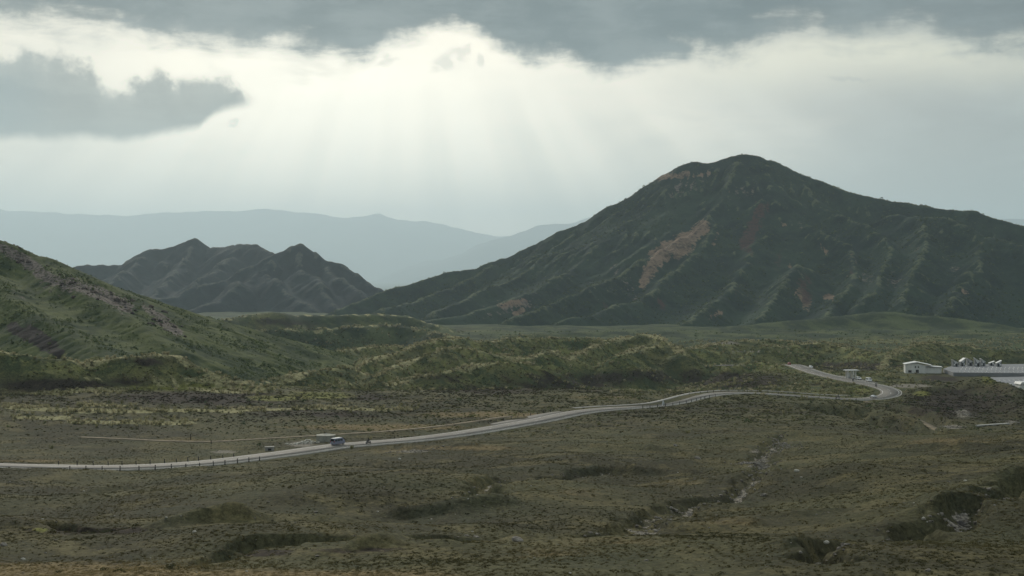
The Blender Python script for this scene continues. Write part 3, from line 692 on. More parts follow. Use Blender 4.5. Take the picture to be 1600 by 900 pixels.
mtn2, _, _, _ = mountain('twin_peak_mountain', M_MTN2, -1750, 200, 2700, 4300, 6.5, left_crest, left_spurs, 0.72, 0.80, 0.5, -100, [(290, 405, 300, 395, 7, .4), (200, 432, 215, 425, 5, .3)], [], [], 29, ero=(30000, 45), warp=14.0, rough=1.5)

hill_crest = [(-420, 300, 900), (-250, 318, 870), (-120, 345, 850), (-40, 361, 838), (0, 374, 830), (25, 386, 826), (50, 397, 822), (85, 408, 818), (105, 417, 815), (128, 427, 812), (150, 437, 810), (168, 448, 808), (185, 458, 806), (203, 467, 806), (220, 467, 808), (235, 472, 808), (250, 480, 808), (275, 487, 808), (300, 492, 808), (325, 499, 808), (350, 508, 806), (375, 517, 804), (400, 524, 802), (425, 533, 800), (450, 540, 796), (475, 546, 790), (500, 552, 782), (518, 559, 772), (535, 569, 760), (550, 580, 745)]
hill_spurs = [
    [(60, 405, 815), (110, 440, 770), (160, 475, 730), (220, 510, 690), (270, 545, 650)],
    [(-60, 400, 800), (0, 450, 740), (60, 490, 690), (120, 530, 640), (180, 562, 600)],
    [(205, 472, 800), (260, 505, 755), (320, 540, 710), (360, 572, 670)],
    [(330, 503, 800), (380, 535, 760), (430, 565, 715)],
]
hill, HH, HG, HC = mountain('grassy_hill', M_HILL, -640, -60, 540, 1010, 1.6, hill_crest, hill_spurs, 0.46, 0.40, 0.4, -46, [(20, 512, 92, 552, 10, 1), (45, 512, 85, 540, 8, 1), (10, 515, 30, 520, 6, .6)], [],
    [(0, 385, 60, 420, 13, .8), (60, 425, 110, 450, 13, .9), (100, 440, 160, 462, 13, .95), (150, 455, 200, 480, 12, 1), (170, 470, 200, 495, 8, .6), (225, 480, 262, 500, 8, .7), (250, 500, 278, 520, 12, .8), (60, 440, 90, 460, 8, .5), (20, 455, 40, 468, 8, .5), (375, 525, 395, 540, 4, .4)], 41, ero=(40000, 50), rough=0.22, warp=9.0, face_len=2600.0)

def far_range():
    pts = [(-700, 318, 47000), (-300, 330, 46000), (-100, 322, 46000), (0, 325, 46000), (50, 330, 46000), (80, 334, 46000), (200, 336, 46000), (330, 331, 46000), (390, 330, 46000), (412, 326, 46000), (430, 330, 46000), (480, 330, 46000), (515, 337, 46000), (540, 341, 46000), (570, 340, 46000), (595, 337, 46000), (612, 342, 46000), (645, 347, 46000), (690, 350, 46000), (725, 357, 46000), (760, 365, 46000), (800, 372, 46000), (900, 390, 46000), (1100, 400, 46000)]
    p2 = [(740, 385, 37000), (800, 367, 37000), (830, 360, 37000), (860, 352, 37000), (900, 346, 37000), (930, 338, 37000), (1000, 325, 37000), (1200, 330, 37000), (1600, 345, 37000), (2300, 350, 38000)]
    x0, x1, y0, y1, cell = -28000, 28000, 31000, 51500, 150.0
    nx = int((x1 - x0) / cell) + 1; ny = int((y1 - y0) / cell) + 1
    X, Y = np.meshgrid(x0 + np.arange(nx) * cell, y0 + np.arange(ny) * cell, indexing='ij')
    H = np.full(X.shape, -400.0)
    for ps in (pts, p2):
        P = [W(*p) for p in ps]; d, _ = poly_near(X, Y, P); nr = np.exp(-(d / 450) ** 2)
        wx = X + fbm(X, Y, 4500, 4, 0.5, 3.3) * 900 * (1 - nr); wy = Y + fbm(X, Y, 4500, 4, 0.5, 8.8) * 900 * (1 - nr)
        H = np.maximum(H, polyline_max(wx, wy, P, lambda d: 0.34 * d) + (ridged(X, Y, 2900, 4, 0.5, 2.0) - 1.4) * 125 * (1 - nr) + nr * fbm(X, Y, 1300, 4, 0.55, 1.0) * 75)
    H = np.maximum(H, -420)
    o = mesh_obj('distant_mountain_range', np.stack([X.ravel(), Y.ravel(), H.ravel()], -1), grid_faces(nx, ny), M_MTN2, smooth=True)
    tag(o, kind='structure'); return o
far_range()

# ------------------------------------------------------------------ road and tracks
def ribbon(name, P, hw, lift, skirt, mat, a0=None, a1=None, parent=None, kind='structure', off=0.0, cross=None):
    P = np.asarray(P); T = np.gradient(P[:, :2], axis=0); T /= np.linalg.norm(T, axis=1)[:, None] + 1e-9; N = np.stack([-T[:, 1], T[:, 0]], -1)
    hwv = np.broadcast_to(np.asarray(hw, float), (len(P),)) if np.ndim(hw) < 2 else hw
    l = P[:, :2] + N * (off + hwv)[:, None]; r = P[:, :2] + N * (off - hwv)[:, None]; z = P[:, 2] + lift
    rows = [np.c_[l, z - skirt], np.c_[l, z], np.c_[r, z], np.c_[r, z - skirt]] if skirt else [np.c_[l, z], np.c_[r, z]]
    V = np.stack(rows, 1).reshape(-1, 3)
    o = mesh_obj(name, V, grid_faces(len(P), len(rows)), mat, parent); 
    if kind and not parent: tag(o, kind=kind)
    return o
def road_material():
    m, nt = new_mat('asphalt'); pos = nt.node('ShaderNodeTexCoord').outputs['Object']
    a = nt.noise(pos, 0.08, 4, 0.6); b = nt.noise(pos, 1.5, 4, 0.6); c = nt.noise(pos, 12.0, 2, 0.6)
    cc = nt.mix(nt.smooth(a, 0.35, 0.65), (0.112, 0.105, 0.090), (0.150, 0.141, 0.121))
    cc = nt.mix(nt.smooth(b, 0.55, 0.8) * 0.5, cc, (0.10, 0.10, 0.095)); cc = nt.mix((c - 0.5).clamp(), cc, (0.20, 0.19, 0.17))
    finish(nt, cc, 0.8, c, 0.2, 0.02, 0.3); return m
M_ROAD = road_material()
M_PAINT = simple('road_paint', (0.62, 0.62, 0.58), 0.7, var=0.25, scale=0.7)
M_DIRT = simple('dirt_track', (0.22, 0.185, 0.13), 0.95, var=0.35, scale=0.4, spec=0.05)
M_CONC = simple('concrete', (0.33, 0.32, 0.29), 0.85, var=0.2, scale=0.8)
road = ribbon('road', ROAD, 4.7, 0.0, 0.7, M_ROAD)
M_KERB = simple('kerb_concrete', (0.40, 0.385, 0.34), 0.85, var=0.2, scale=0.6)
tag(ribbon('kerb', ROAD, 0.24, 0.04, 0.6, M_KERB, off=-4.96), kind='structure')
ribbon('edge_line', ROAD, 0.10, 0.006, 0, M_PAINT, parent=road, off=-3.75)
for nm_, L_ in (('lay_by', LAYBY), ('lay_by', LAYBY2)):
    e_ = np.sin(np.linspace(0.12, math.pi - 0.12, len(L_))) ** 0.5; ribbon(nm_, L_, 3.4 * e_, -0.006, 0.6, M_ROAD)
ribbon('edge_line', ROAD, 0.10, 0.006, 0, M_PAINT, parent=road, off=3.75)
for i in range(4, len(ROAD) - 4, 5):
    ribbon('centre_dash', ROAD[i:i + 3], 0.07, 0.006, 0, M_PAINT, parent=road)
ribbon('dirt_track', TRACK, 1.3, 0.04, 0.3, M_DIRT)
ribbon('path', SIDEWALK, 1.0, 0.04, 0.3, M_CONC)
ribbon('footpath', FOOTPATH, 1.4, 0.04, 0.3, M_DIRT)


# ------------------------------------------------------------------ small mesh builder for made things
class MB:
    def __init__(self): self.v = []; self.f = []
    def add(self, v, f):
        k = len(self.v); self.v += [tuple(p) for p in v]; self.f += [tuple(i + k for i in q) for q in f]; return self
    def box(self, c, s, taper=1.0, rz=0.0):
        x, y, z = (q / 2 for q in s); V = []
        for sz, t in ((-1, 1.0), (1, taper)):
            for sx, sy in ((-1, -1), (1, -1), (1, 1), (-1, 1)):
                a, b = sx * x * t, sy * y * t
                V.append((c[0] + a * math.cos(rz) - b * math.sin(rz), c[1] + a * math.sin(rz) + b * math.cos(rz), c[2] + sz * z))
        return self.add(V, [(3, 2, 1, 0), (4, 5, 6, 7), (0, 1, 5, 4), (1, 2, 6, 5), (2, 3, 7, 6), (3, 0, 4, 7)])
    def lathe(self, prof, n=20, c=(0, 0, 0), axis='z'):
        V = []; F = []
        for r, h in prof:
            for i in range(n):
                a = 2 * math.pi * i / n; p = (r * math.cos(a), r * math.sin(a), h)
                if axis == 'y': p = (p[0], p[2], p[1])
                V.append((p[0] + c[0], p[1] + c[1], p[2] + c[2]))
        for j in range(len(prof) - 1):
            for i in range(n):
                F.append((j * n + i, j * n + (i + 1) % n, (j + 1) * n + (i + 1) % n, (j + 1) * n + i))
        F.append(tuple(range(n))[::-1]); F.append(tuple((len(prof) - 1) * n + i for i in range(n)))
        return self.add(V, F)
    def tube(self, pts, rad, n=8):
        pts = [Vector(p) for p in pts]; rad = [rad] * len(pts) if not hasattr(rad, '__len__') else rad; V = []; F = []
        for i, p in enumerate(pts):
            t = (pts[min(i + 1, len(pts) - 1)] - pts[max(i - 1, 0)]).normalized()
            u = t.cross(Vector((0, 0, 1)) if abs(t.z) < 0.9 else Vector((0, 1, 0))).normalized(); w = t.cross(u)
            for k in range(n):
                a = 2 * math.pi * k / n; V.append(p + (u * math.cos(a) + w * math.sin(a)) * rad[i])
        for j in range(len(pts) - 1):
            for i in range(n): F.append((j * n + i, j * n + (i + 1) % n, (j + 1) * n + (i + 1) % n, (j + 1) * n + i))
        F.append(tuple(range(n))[::-1]); F.append(tuple((len(pts) - 1) * n + i for i in range(n)))
        return self.add(V, F)
    def prism(self, poly, y0, y1):
        """polygon in the xz plane extruded along y"""
        k = len(poly); V = [(x, y0, z) for x, z in poly] + [(x, y1, z) for x, z in poly]
        F = [tuple(range(k)), tuple(range(2 * k - 1, k - 1, -1))] + [(i, i + k, (i + 1) % k + k, (i + 1) % k) for i in range(k)]
        return self.add(V, F)
    def build(self, name, mat, parent=None, smooth=False, bevel=0.0):
        o = mesh_obj(name, self.v, self.f, mat, parent, smooth)
        bm = bmesh.new(); bm.from_mesh(o.data); bmesh.ops.recalc_face_normals(bm, faces=bm.faces)
        if bevel: bmesh.ops.bevel(bm, geom=[e for e in bm.edges if e.is_manifold and e.calc_face_angle(0) > 0.5], offset=bevel, segments=2, affect='EDGES', profile=0.6)
        bm.to_mesh(o.data); bm.free()
        return o
def empty(name, loc, rz=0.0, label=None, cat=None, group=None, rx=0.0):
    o = bpy.data.objects.new(name, None); o.empty_display_size = 0.5; col.objects.link(o); o.location = loc; o.rotation_euler = (0, rx, rz)
    tag(o, label, cat, group); return o
def copy_tree(o, parent=None):
    c = o.copy(); col.objects.link(c); c.parent = parent
    for ch in list(o.children): copy_tree(ch, c)
    return c
def gz1(x, y): return float(ground_z(np.array([x]), np.array([y]))[0])
def hit(x, y, dmin=60.0, dmax=1400.0):
    """where the sight line through a photo pixel meets the ground"""
    d = np.geomspace(dmin, dmax, 900); P = np.array([W(x, y, v) for v in d]); g = ground_z(P[:, 0], P[:, 1])
    i = int(np.argmax(P[:, 2] < g)); i = max(i, 1)
    return np.array((P[i, 0], P[i, 1], g[i])), d[i]
_rp = to_px(ROAD)[0]
_TT = np.gradient(ROAD[:, :2], axis=0); _TT /= np.linalg.norm(_TT, axis=1)[:, None]
_half = int(np.argmax(_rp[:-20]))
def on_road(px, off, back=False):
    """point and heading on the road at a photo column; back = the far arm of the hairpin"""
    idx = np.arange(len(ROAD)); m = (idx > _half) if back else (idx <= _half)
    i = idx[m][np.argmin(np.abs(_rp[m] - px))]; t = _TT[i]; p = ROAD[i]
    return (p[0] - t[1] * off, p[1] + t[0] * off, p[2] + 0.004), math.atan2(t[1], t[0])

def paint(name, c, rough=0.35):
    m, nt = new_mat(name); p = nt.node('ShaderNodeTexCoord').outputs['Object']; nz = nt.noise(p, 2.5, 4, 0.6)
    cc = nt.mix(nt.smooth(nz, 0.4, 0.75) * 0.35, c, tuple(0.6 * v + 0.02 for v in c))
    b = finish(nt, cc, rough, None, spec=0.5); b.inputs['Coat Weight'].default_value = 0.3; return m
M_GLASS = simple('tinted_glass', (0.012, 0.014, 0.016), 0.08, spec=0.5)
M_TYRE = simple('tyre_rubber', (0.018, 0.018, 0.018), 0.85)
M_RIM = simple('wheel_metal', (0.35, 0.35, 0.36), 0.35, metal=0.9)
M_RED = simple('red_lamp', (0.35, 0.02, 0.015), 0.25)
M_LAMP = simple('clear_lamp', (0.7, 0.7, 0.66), 0.15)
M_BLACK = simple('black_plastic', (0.02, 0.02, 0.022), 0.55)
M_PLATE = simple('number_plate', (0.6, 0.6, 0.56), 0.5)
M_WHITE = paint('white_paint', (0.80, 0.80, 0.78)); M_SILV = paint('silver_lavender_paint', (0.27, 0.28, 0.38)); M_REDP = paint('red_paint', (0.42, 0.045, 0.03)); M_BLKP = paint('black_paint', (0.015, 0.015, 0.017)); M_GREYP = paint('grey_paint', (0.38, 0.39, 0.40))

def make_vehicle(name, prof, glassbelt, width, wheels, wr, body, roofm, label, cat, loc, rz, group=None, rear=(0, 0), van=False):
    """prof: stations (x, z_bottom, z_belt, z_top, half width at belt, half width at top)"""
    t = empty(name, loc, rz, label, cat, group)
    V = []; F = []
    for x, zb, zm, zt, wb, wt in prof:
        ring = [(-0.86 * wb, zb), (-wb, zb + 0.12), (-wb, zm), (-wt, zt - 0.06), (-wt * 0.86, zt), (wt * 0.86, zt), (wt, zt - 0.06), (wb, zm), (wb, zb + 0.12), (0.86 * wb, zb)]
        V += [(x, y, z) for y, z in ring]
    k = 10
    for j in range(len(prof) - 1):
        for i in range(k): F.append((j * k + i, j * k + (i + 1) % k, (j + 1) * k + (i + 1) % k, (j + 1) * k + i))
    F += [tuple(range(k)), tuple((len(prof) - 1) * k + i for i in range(k))[::-1]]
    MB().add(V, F).build('body', body, t, smooth=False, bevel=0.025)
    # side glass, split by pillars
    cab = [p for p in prof if p[3] - p[2] > 0.25]
    x0, x1 = cab[0][0], cab[-1][0]
    def lerp(x):
        for a, b in zip(prof[:-1], prof[1:]):
            if a[0] <= x <= b[0]:
                u = (x - a[0]) / (b[0] - a[0] + 1e-9); return [a[i] + u * (b[i] - a[i]) for i in range(6)]
        return prof[-1]
    nseg = 3 if van else 2
    for s in (-1, 1):
        for q in range(nseg):
            xa = x0 + 0.16 + (x1 - x0 - 0.3) * q / nseg; xb = x0 + 0.16 + (x1 - x0 - 0.3) * (q + 1) / nseg - 0.09; pts = []
            for x, top in ((xa, 0), (xb, 0), (xb, 1), (xa, 1)):
                _, _, zm, zt, wb, wt = lerp(x); u = 0.80 if top else 0.08; z = zm + (zt - 0.06 - zm) * u
                pts.append((x, s * (wb + (wt - wb) * u + 0.012), z))
            MB().add(pts, [(0, 1, 2, 3)]).build('side_window', M_GLASS, t)
    # end glass on the sloped faces
    for nm, (a, b), sg in (('rear_window', (prof[0], prof[1]), -1), ('windscreen', glassbelt, 1)):
        pts = []
        for u, p in ((0.12, 0), (0.12, 1), (0.88, 1), (0.88, 0)):
            if nm == 'rear_window':
                x = a[0] + (b[0] - a[0]) * 0.0; z = a[2] + (a[3] - a[2]) * u; w = (a[4] + (a[5] - a[4]) * u) * 0.84; xx = x - 0.012
            else:
                lo, hi = a, b; xx = lo[0] + (hi[0] - lo[0]) * u; z = lo[3] + (hi[3] - lo[3]) * u + 0.014; w = (lo[5] + (hi[5] - lo[5]) * u) * 0.84
            pts.append((xx, w * (1 if p else -1), z))
        MB().add(pts, [(0, 1, 2, 3)]).build(nm, M_GLASS, t)
    # roof skin of its own colour
    rp = [p for p in prof if p[3] > max(q[3] for q in prof) - 0.12]
    MB().box(((rp[0][0] + rp[-1][0]) / 2, 0, max(q[3] for q in prof) + 0.012), (rp[-1][0] - rp[0][0] - 0.1, rp[0][5] * 1.62, 0.03)).build('roof', roofm, t, bevel=0.01)
    for wx in wheels:
        for s in (-1, 1):
            y = s * (width - 0.11)
            w = MB().lathe([(wr * 0.62, -0.1), (wr, -0.09), (wr, 0.09), (wr * 0.62, 0.1)], 18, (wx, y, wr), 'y').build('wheel', M_TYRE, t)
            MB().lathe([(wr * 0.2, s * 0.105), (wr * 0.6, s * 0.112), (wr * 0.58, s * 0.08)], 14, (wx, y, wr), 'y').build('rim', M_RIM, w)
    xb, xf = prof[0][0], prof[-1][0]
    MB().box((xb - 0.05, 0, prof[0][1] + 0.2), (0.16, width * 1.86, 0.24)).build('rear_bumper', body, t, bevel=0.03)
    MB().box((xf + 0.04, 0, prof[-1][1] + 0.18), (0.16, width * 1.8, 0.24)).build('front_bumper', body, t, bevel=0.03)
    MB().box((xb - 0.045, 0, prof[0][2] - 0.14), (0.02, 0.40, 0.18)).build('number_plate', M_PLATE, t)
    for s in (-1, 1):
        MB().box((xb - 0.02, s * (prof[0][4] - 0.12), prof[0][2] - 0.1 + (0.15 if van else 0)), (0.06, 0.16, 0.42 if van else 0.2)).build('tail_light', M_RED, t)
        MB().box((xf - 0.02, s * (prof[-1][4] - 0.22), prof[-1][2] - 0.05), (0.1, 0.34, 0.16)).build('headlight', M_LAMP, t)
        MB().box((glassbelt[0][0] - 0.25, s * (width + 0.14), glassbelt[0][3] + 0.08), (0.12, 0.22, 0.16)).build('wing_mirror', body, t)
    return t
VAN = [(-2.30, 0.34, 1.08, 1.92, 0.83, 0.72), (-2.20, 0.26, 1.08, 1.98, 0.85, 0.74), (-0.6, 0.24, 1.06, 2.0, 0.86, 0.75), (1.15, 0.24, 1.06, 1.97, 0.86, 0.74), (1.40, 0.24, 1.05, 1.86, 0.86, 0.72), (2.02, 0.26, 1.02, 1.10, 0.83, 0.76), (2.30, 0.34, 0.82, 0.90, 0.78, 0.72)]
CAR = [(-2.05, 0.36, 0.86, 1.22, 0.76, 0.62), (-1.9, 0.28, 0.88, 1.42, 0.80, 0.62), (-1.0, 0.24, 0.88, 1.50, 0.83, 0.62), (0.35, 0.24, 0.88, 1.46, 0.83, 0.61), (1.10, 0.24, 0.87, 0.98, 0.82, 0.74), (1.75, 0.26, 0.78, 0.88, 0.80, 0.70), (2.05, 0.36, 0.62, 0.72, 0.74, 0.64)]
LOWCAR = [(-2.05, 0.36, 0.80, 0.90, 0.78, 0.70), (-1.45, 0.26, 0.82, 0.96, 0.83, 0.70), (-0.75, 0.22, 0.80, 1.22, 0.84, 0.56), (-0.1, 0.22, 0.79, 1.24, 0.84, 0.56), (0.75, 0.22, 0.77, 0.84, 0.83, 0.72), (1.65, 0.26, 0.66, 0.74, 0.80, 0.66), (2.05, 0.36, 0.52, 0.60, 0.72, 0.60)]
def van(label, loc, rz, body, roofm, group=None): return make_vehicle('minibus_van', VAN, (VAN[5], VAN[4]), 0.86, (-1.35, 1.35), 0.32, body, roofm, label, 'van', loc, rz, group, van=True)
def car(label, loc, rz, body, prof=CAR, group=None, name='car'): return make_vehicle(name, prof, (prof[4], prof[3]), 0.83, (-1.3, 1.3), 0.31, body, body, label, 'car', loc, rz, group)

p, a = on_road(536, 1.7); van('lavender-silver van with a white roof driving beside the round tank', p, a, M_SILV, M_WHITE)
p, a = on_road(1368, 1.6); car('low white sports car rounding the inside of the hairpin', p, a, M_WHITE, LOWCAR, name='sports_car')
p, a = on_road(1340, -6.6, True); van('white van parked on the verge just right of the roadside shelter', p, a + math.pi, M_WHITE, M_WHITE)
p, a = on_road(1322, -6.8, True); car('small white car parked close against the roadside shelter', p, a + math.pi, M_WHITE)
p, a = on_road(1238, 1.8, True); car('red car on the far bend where the road goes out of sight', p, a, M_REDP)
p, a = on_road(1254, -5.0, True); car('white car beside the far bend, right of the red car', p, a + math.pi, M_WHITE)

# ---- motorcycles and their riders
M_LEATHER = simple('black_riding_suit', (0.016, 0.016, 0.018), 0.6); M_DENIM = simple('dark_riding_trousers', (0.02, 0.022, 0.03), 0.8)
M_HELM = paint('helmet_shell', (0.03, 0.03, 0.03), 0.2); M_HELMW = paint('pale_helmet_shell', (0.45, 0.45, 0.45), 0.2); M_SKIN = simple('skin', (0.42, 0.26, 0.18), 0.5)
def motorcycle(label, loc, rz, paintm, lean=0.0):
    t = empty('motorcycle', loc, rz, label, 'motorcycle')
    for x, nm in ((-0.70, 'rear_wheel'), (0.72, 'front_wheel')):
        prof = [(0.24, -0.05), (0.29, -0.065), (0.315, -0.04), (0.32, 0.0), (0.315, 0.04), (0.29, 0.065), (0.24, 0.05)]
        w = MB().lathe(prof, 22, (x, 0, 0.32), 'y').build('wheel', M_TYRE, t, smooth=True); MB().lathe([(0.05, -0.07), (0.235, -0.052), (0.235, 0.052), (0.05, 0.07)], 16, (x, 0, 0.32), 'y').build('rim', M_RIM, w)
    MB().tube([(0.72, 0.1, 0.32), (0.50, 0.1, 0.86)], 0.03).tube([(0.72, -0.1, 0.32), (0.50, -0.1, 0.86)], 0.03).build('fork', M_RIM, t)
    MB().tube([(-0.70, 0.09, 0.32), (-0.2, 0.08, 0.45)], 0.03).tube([(-0.70, -0.09, 0.32), (-0.2, -0.08, 0.45)], 0.03).build('swing_arm', M_BLACK, t)
    MB().box((0.05, 0, 0.42), (0.52, 0.34, 0.34), 0.85).build('engine', M_BLACK, t, bevel=0.04)
    MB().prism([(-0.18, 0.74), (0.12, 0.98), (0.42, 0.94), (0.44, 0.74), (0.1, 0.66)], -0.16, 0.16).build('fuel_tank', paintm, t, bevel=0.05)
    MB().prism([(-0.95, 0.92), (-0.90, 0.84), (-0.2, 0.72), (-0.12, 0.78), (-0.35, 0.82)], -0.13, 0.13).build('seat', M_BLACK, t, bevel=0.03)
    MB().prism([(0.40, 0.58), (0.72, 0.72), (0.74, 0.92), (0.56, 1.16), (0.46, 1.0)], -0.2, 0.2).build('fairing', paintm, t, bevel=0.05)
    MB().box((0.735, 0, 0.86), (0.06, 0.22, 0.12)).build('headlight', M_LAMP, t, bevel=0.02)
    MB().box((-0.96, 0, 0.86), (0.05, 0.16, 0.07)).build('tail_light', M_RED, t)
    MB().tube([(0.44, -0.36, 1.0), (0.50, -0.12, 1.02), (0.50, 0.12, 1.02), (0.44, 0.36, 1.0)], 0.018).build('handlebar', M_BLACK, t)
    MB().tube([(0.0, -0.16, 0.3), (-0.4, -0.19, 0.34), (-0.85, -0.19, 0.48)], [0.03, 0.045, 0.06]).build('exhaust', M_RIM, t)
    MB().prism([(-1.02, 0.5), (-0.72, 0.68), (-0.45, 0.62), (-0.72, 0.655)], -0.09, 0.09).build('mudguard', M_BLACK, t)
    return t
def skin_body(name, mat, parent, joints, bones):
    me = bpy.data.meshes.new(name); names = list(joints)
    me.from_pydata([joints[k][0] for k in names], [(names.index(a), names.index(b)) for a, b in bones], [])
    o = bpy.data.objects.new(name, me); col.objects.link(o); o.parent = parent
    s = o.modifiers.new('skin', 'SKIN'); s.use_smooth_shade = True
    for i, k in enumerate(names):
        r = joints[k][1]; me.skin_vertices[0].data[i].radius = (r, r) if not hasattr(r, '__len__') else r; me.skin_vertices[0].data[i].use_root = (k == 'pelvis')
    o.modifiers.new('sub', 'SUBSURF').levels = 1; o.modifiers['sub'].render_levels = 1
    me.materials.append(mat); return o
def rider(label, loc, rz, helm):
    t = empty('person', loc, rz, label, 'person')
    J = {'pelvis': ((-0.32, 0, 0.90), 0.165), 'waist': ((-0.24, 0, 1.06), 0.145), 'chest': ((-0.08, 0, 1.30), (0.20, 0.15)), 'neck': ((0.02, 0, 1.45), 0.065), 'head': ((0.07, 0, 1.55), 0.085), 'crown': ((0.08, 0, 1.66), 0.08)}
    B = [('pelvis', 'waist'), ('waist', 'chest'), ('chest', 'neck'), ('neck', 'head'), ('head', 'crown')]
    for s, q in ((-1, 'r'), (1, 'l')):
        J.update({'sh' + q: ((-0.04, s * 0.21, 1.38), 0.075), 'el' + q: ((0.18, s * 0.34, 1.16), 0.052), 'wr' + q: ((0.40, s * 0.30, 1.035), 0.036), 'ha' + q: ((0.45, s * 0.29, 1.02), 0.036),
                  'hp' + q: ((-0.26, s * 0.13, 0.88), 0.105), 'kn' + q: ((0.16, s * 0.24, 0.74), 0.072), 'an' + q: ((-0.06, s * 0.22, 0.36), 0.05), 'he' + q: ((-0.10, s * 0.22, 0.30), 0.05), 'to' + q: ((0.14, s * 0.23, 0.29), 0.042)})
        B += [('chest', 'sh' + q), ('sh' + q, 'el' + q), ('el' + q, 'wr' + q), ('wr' + q, 'ha' + q), ('pelvis', 'hp' + q), ('hp' + q, 'kn' + q), ('kn' + q, 'an' + q), ('an' + q, 'he' + q), ('an' + q, 'to' + q)]
    body = skin_body('body', M_LEATHER, t, J, B)
    MB().lathe([(0.06, -0.12), (0.115, -0.08), (0.14, 0.02), (0.125, 0.10), (0.07, 0.15), (0.02, 0.16)], 16, (0.08, 0, 1.60)).build('helmet', helm, t, smooth=True)
    MB().prism([(0.19, 1.56), (0.225, 1.58), (0.222, 1.66), (0.185, 1.68)], -0.085, 0.085).build('visor', M_GLASS, t)
    for s in (-1, 1):
        g = MB()
        for k in range(4):
            y = s * (0.255 + 0.024 * k); L = (0.055, 0.062, 0.060, 0.050)[k]
            g.tube([(0.43, y, 1.035), (0.43 + L, y, 1.038), (0.44 + L, y, 1.0), (0.425 + L * 0.6, y, 0.972)], [0.012, 0.011, 0.010, 0.008], 6)
        g.tube([(0.415, s * 0.25, 1.02), (0.43, s * 0.228, 1.0), (0.455, s * 0.235, 0.985)], [0.013, 0.011, 0.009], 6); g.box((0.415, s * 0.29, 1.03), (0.08, 0.095, 0.035))
        g.build('glove', M_BLACK, t)
    return t
for px, off, back, flip, pm, hm, lm, lr in (
    (577, -1.2, False, True, M_BLKP, M_HELM, 'black motorcycle coming along the road behind the van', 'rider in black on the motorcycle following the van'),
    (1313, 1.2, False, False, M_BLKP, M_HELM, 'black motorcycle on the straight approaching the hairpin bend', 'rider in black on the motorcycle nearing the hairpin bend'),
    (1374, 2.0, True, False, M_GREYP, M_HELM, 'motorcycle in the hairpin just above the low white sports car', 'rider in dark clothes on the motorcycle above the sports car'),
    (1335, 0.6, True, True, M_BLKP, M_HELMW, 'dark motorcycle on the road in front of the parked white van', 'rider in dark clothes passing in front of the parked white van')):
    p, a = on_road(px, off, back); a += math.pi if flip else 0
    motorcycle(lm, p, a, pm); rider(lr, p, a, hm)

# ---- round water tank, rubble and culvert beside the road
M_TANK = simple('tank_concrete', (0.36, 0.355, 0.30), 0.9, var=0.2, scale=0.9, spec=0.1); M_LID = simple('tank_lid', (0.40, 0.39, 0.33), 0.85, var=0.2, scale=0.6, spec=0.1)
tx, ty, _ = W(509, 691, 413); tz = gz1(tx, ty)
tank = empty('water_tank', (tx, ty, tz), 0.3, 'round squat concrete water tank with a shallow conical lid', 'tank')
MB().lathe([(2.72, -0.8), (2.72, 1.75), (2.66, 1.80)], 40).build('wall', M_TANK, tank)
lid = MB().lathe([(2.80, 1.80), (2.84, 1.86), (2.82, 2.0), (1.4, 2.24), (0.35, 2.36), (0.0, 2.37)], 40).build('lid', M_LID, tank)
MB().lathe([(0.34, 2.33), (0.34, 2.50), (0.28, 2.54)], 16).build('hatch', M_LID, lid)
for i in range(12):
    b = 2 * math.pi * i / 12; MB().box((2.74 * math.cos(b), 2.74 * math.sin(b), 0.9), (0.06, 0.10, 1.7), rz=b).build('rib', M_TANK, tank)

def rock_mesh(seed, flat=0.65, sub=2, rough=0.28):
    bm = bmesh.new(); bmesh.ops.create_icosphere(bm, subdivisions=sub, radius=1.0); rr = random.Random(seed); offs = [(Vector((rr.gauss(0, 1), rr.gauss(0, 1), rr.gauss(0, 1))).normalized(), rr.uniform(0.55, 0.95)) for _ in range(9)]
    for v in bm.verts:
        for nrm, dd in offs:
            q = v.co.dot(nrm)
            if q > dd: v.co -= nrm * (q - dd) * 0.9
        v.co *= 1 + rr.uniform(-1, 1) * rough * 0.18
        v.co.z *= flat
    me = bpy.data.meshes.new('boulder'); bm.to_mesh(me); bm.free(); return me
def rock_mat(name, a, b):
    m, nt = new_mat(name); p = nt.node('ShaderNodeTexCoord').outputs['Object']; u = nt.noise(p, 1.6, 5, 0.65); w = nt.noise(p, 6.0, 4, 0.6)
    finish(nt, nt.mix(nt.smooth(u * 0.6 + w * 0.4, 0.38, 0.62), a, b), 0.9, w, 0.6, 0.1, 0.15); return m
M_ROCKP = rock_mat('pale_lava_rock', (0.17, 0.15, 0.125), (0.36, 0.33, 0.28)); M_ROCKD = rock_mat('dark_lava_rock', (0.05, 0.046, 0.042), (0.14, 0.13, 0.12)); M_ROCKW = rock_mat('whitish_rubble', (0.42, 0.40, 0.33), (0.68, 0.65, 0.56))
ROCKS = []
for sd_ in range(6):
    for mt in (M_ROCKP, M_ROCKD, M_ROCKW):
        me = rock_mesh(40 + sd_); me.materials.append(mt); ROCKS.append(me)
def rock(i, kind): return ROCKS[(i % 6) * 3 + kind]
rx, ry, _ = W(474, 695, 405); rz_ = gz1(rx, ry)
pile = empty('rubble_pile', (rx, ry, rz_), 0, 'whitish heap of broken stone between the tank and the road', 'rubble')
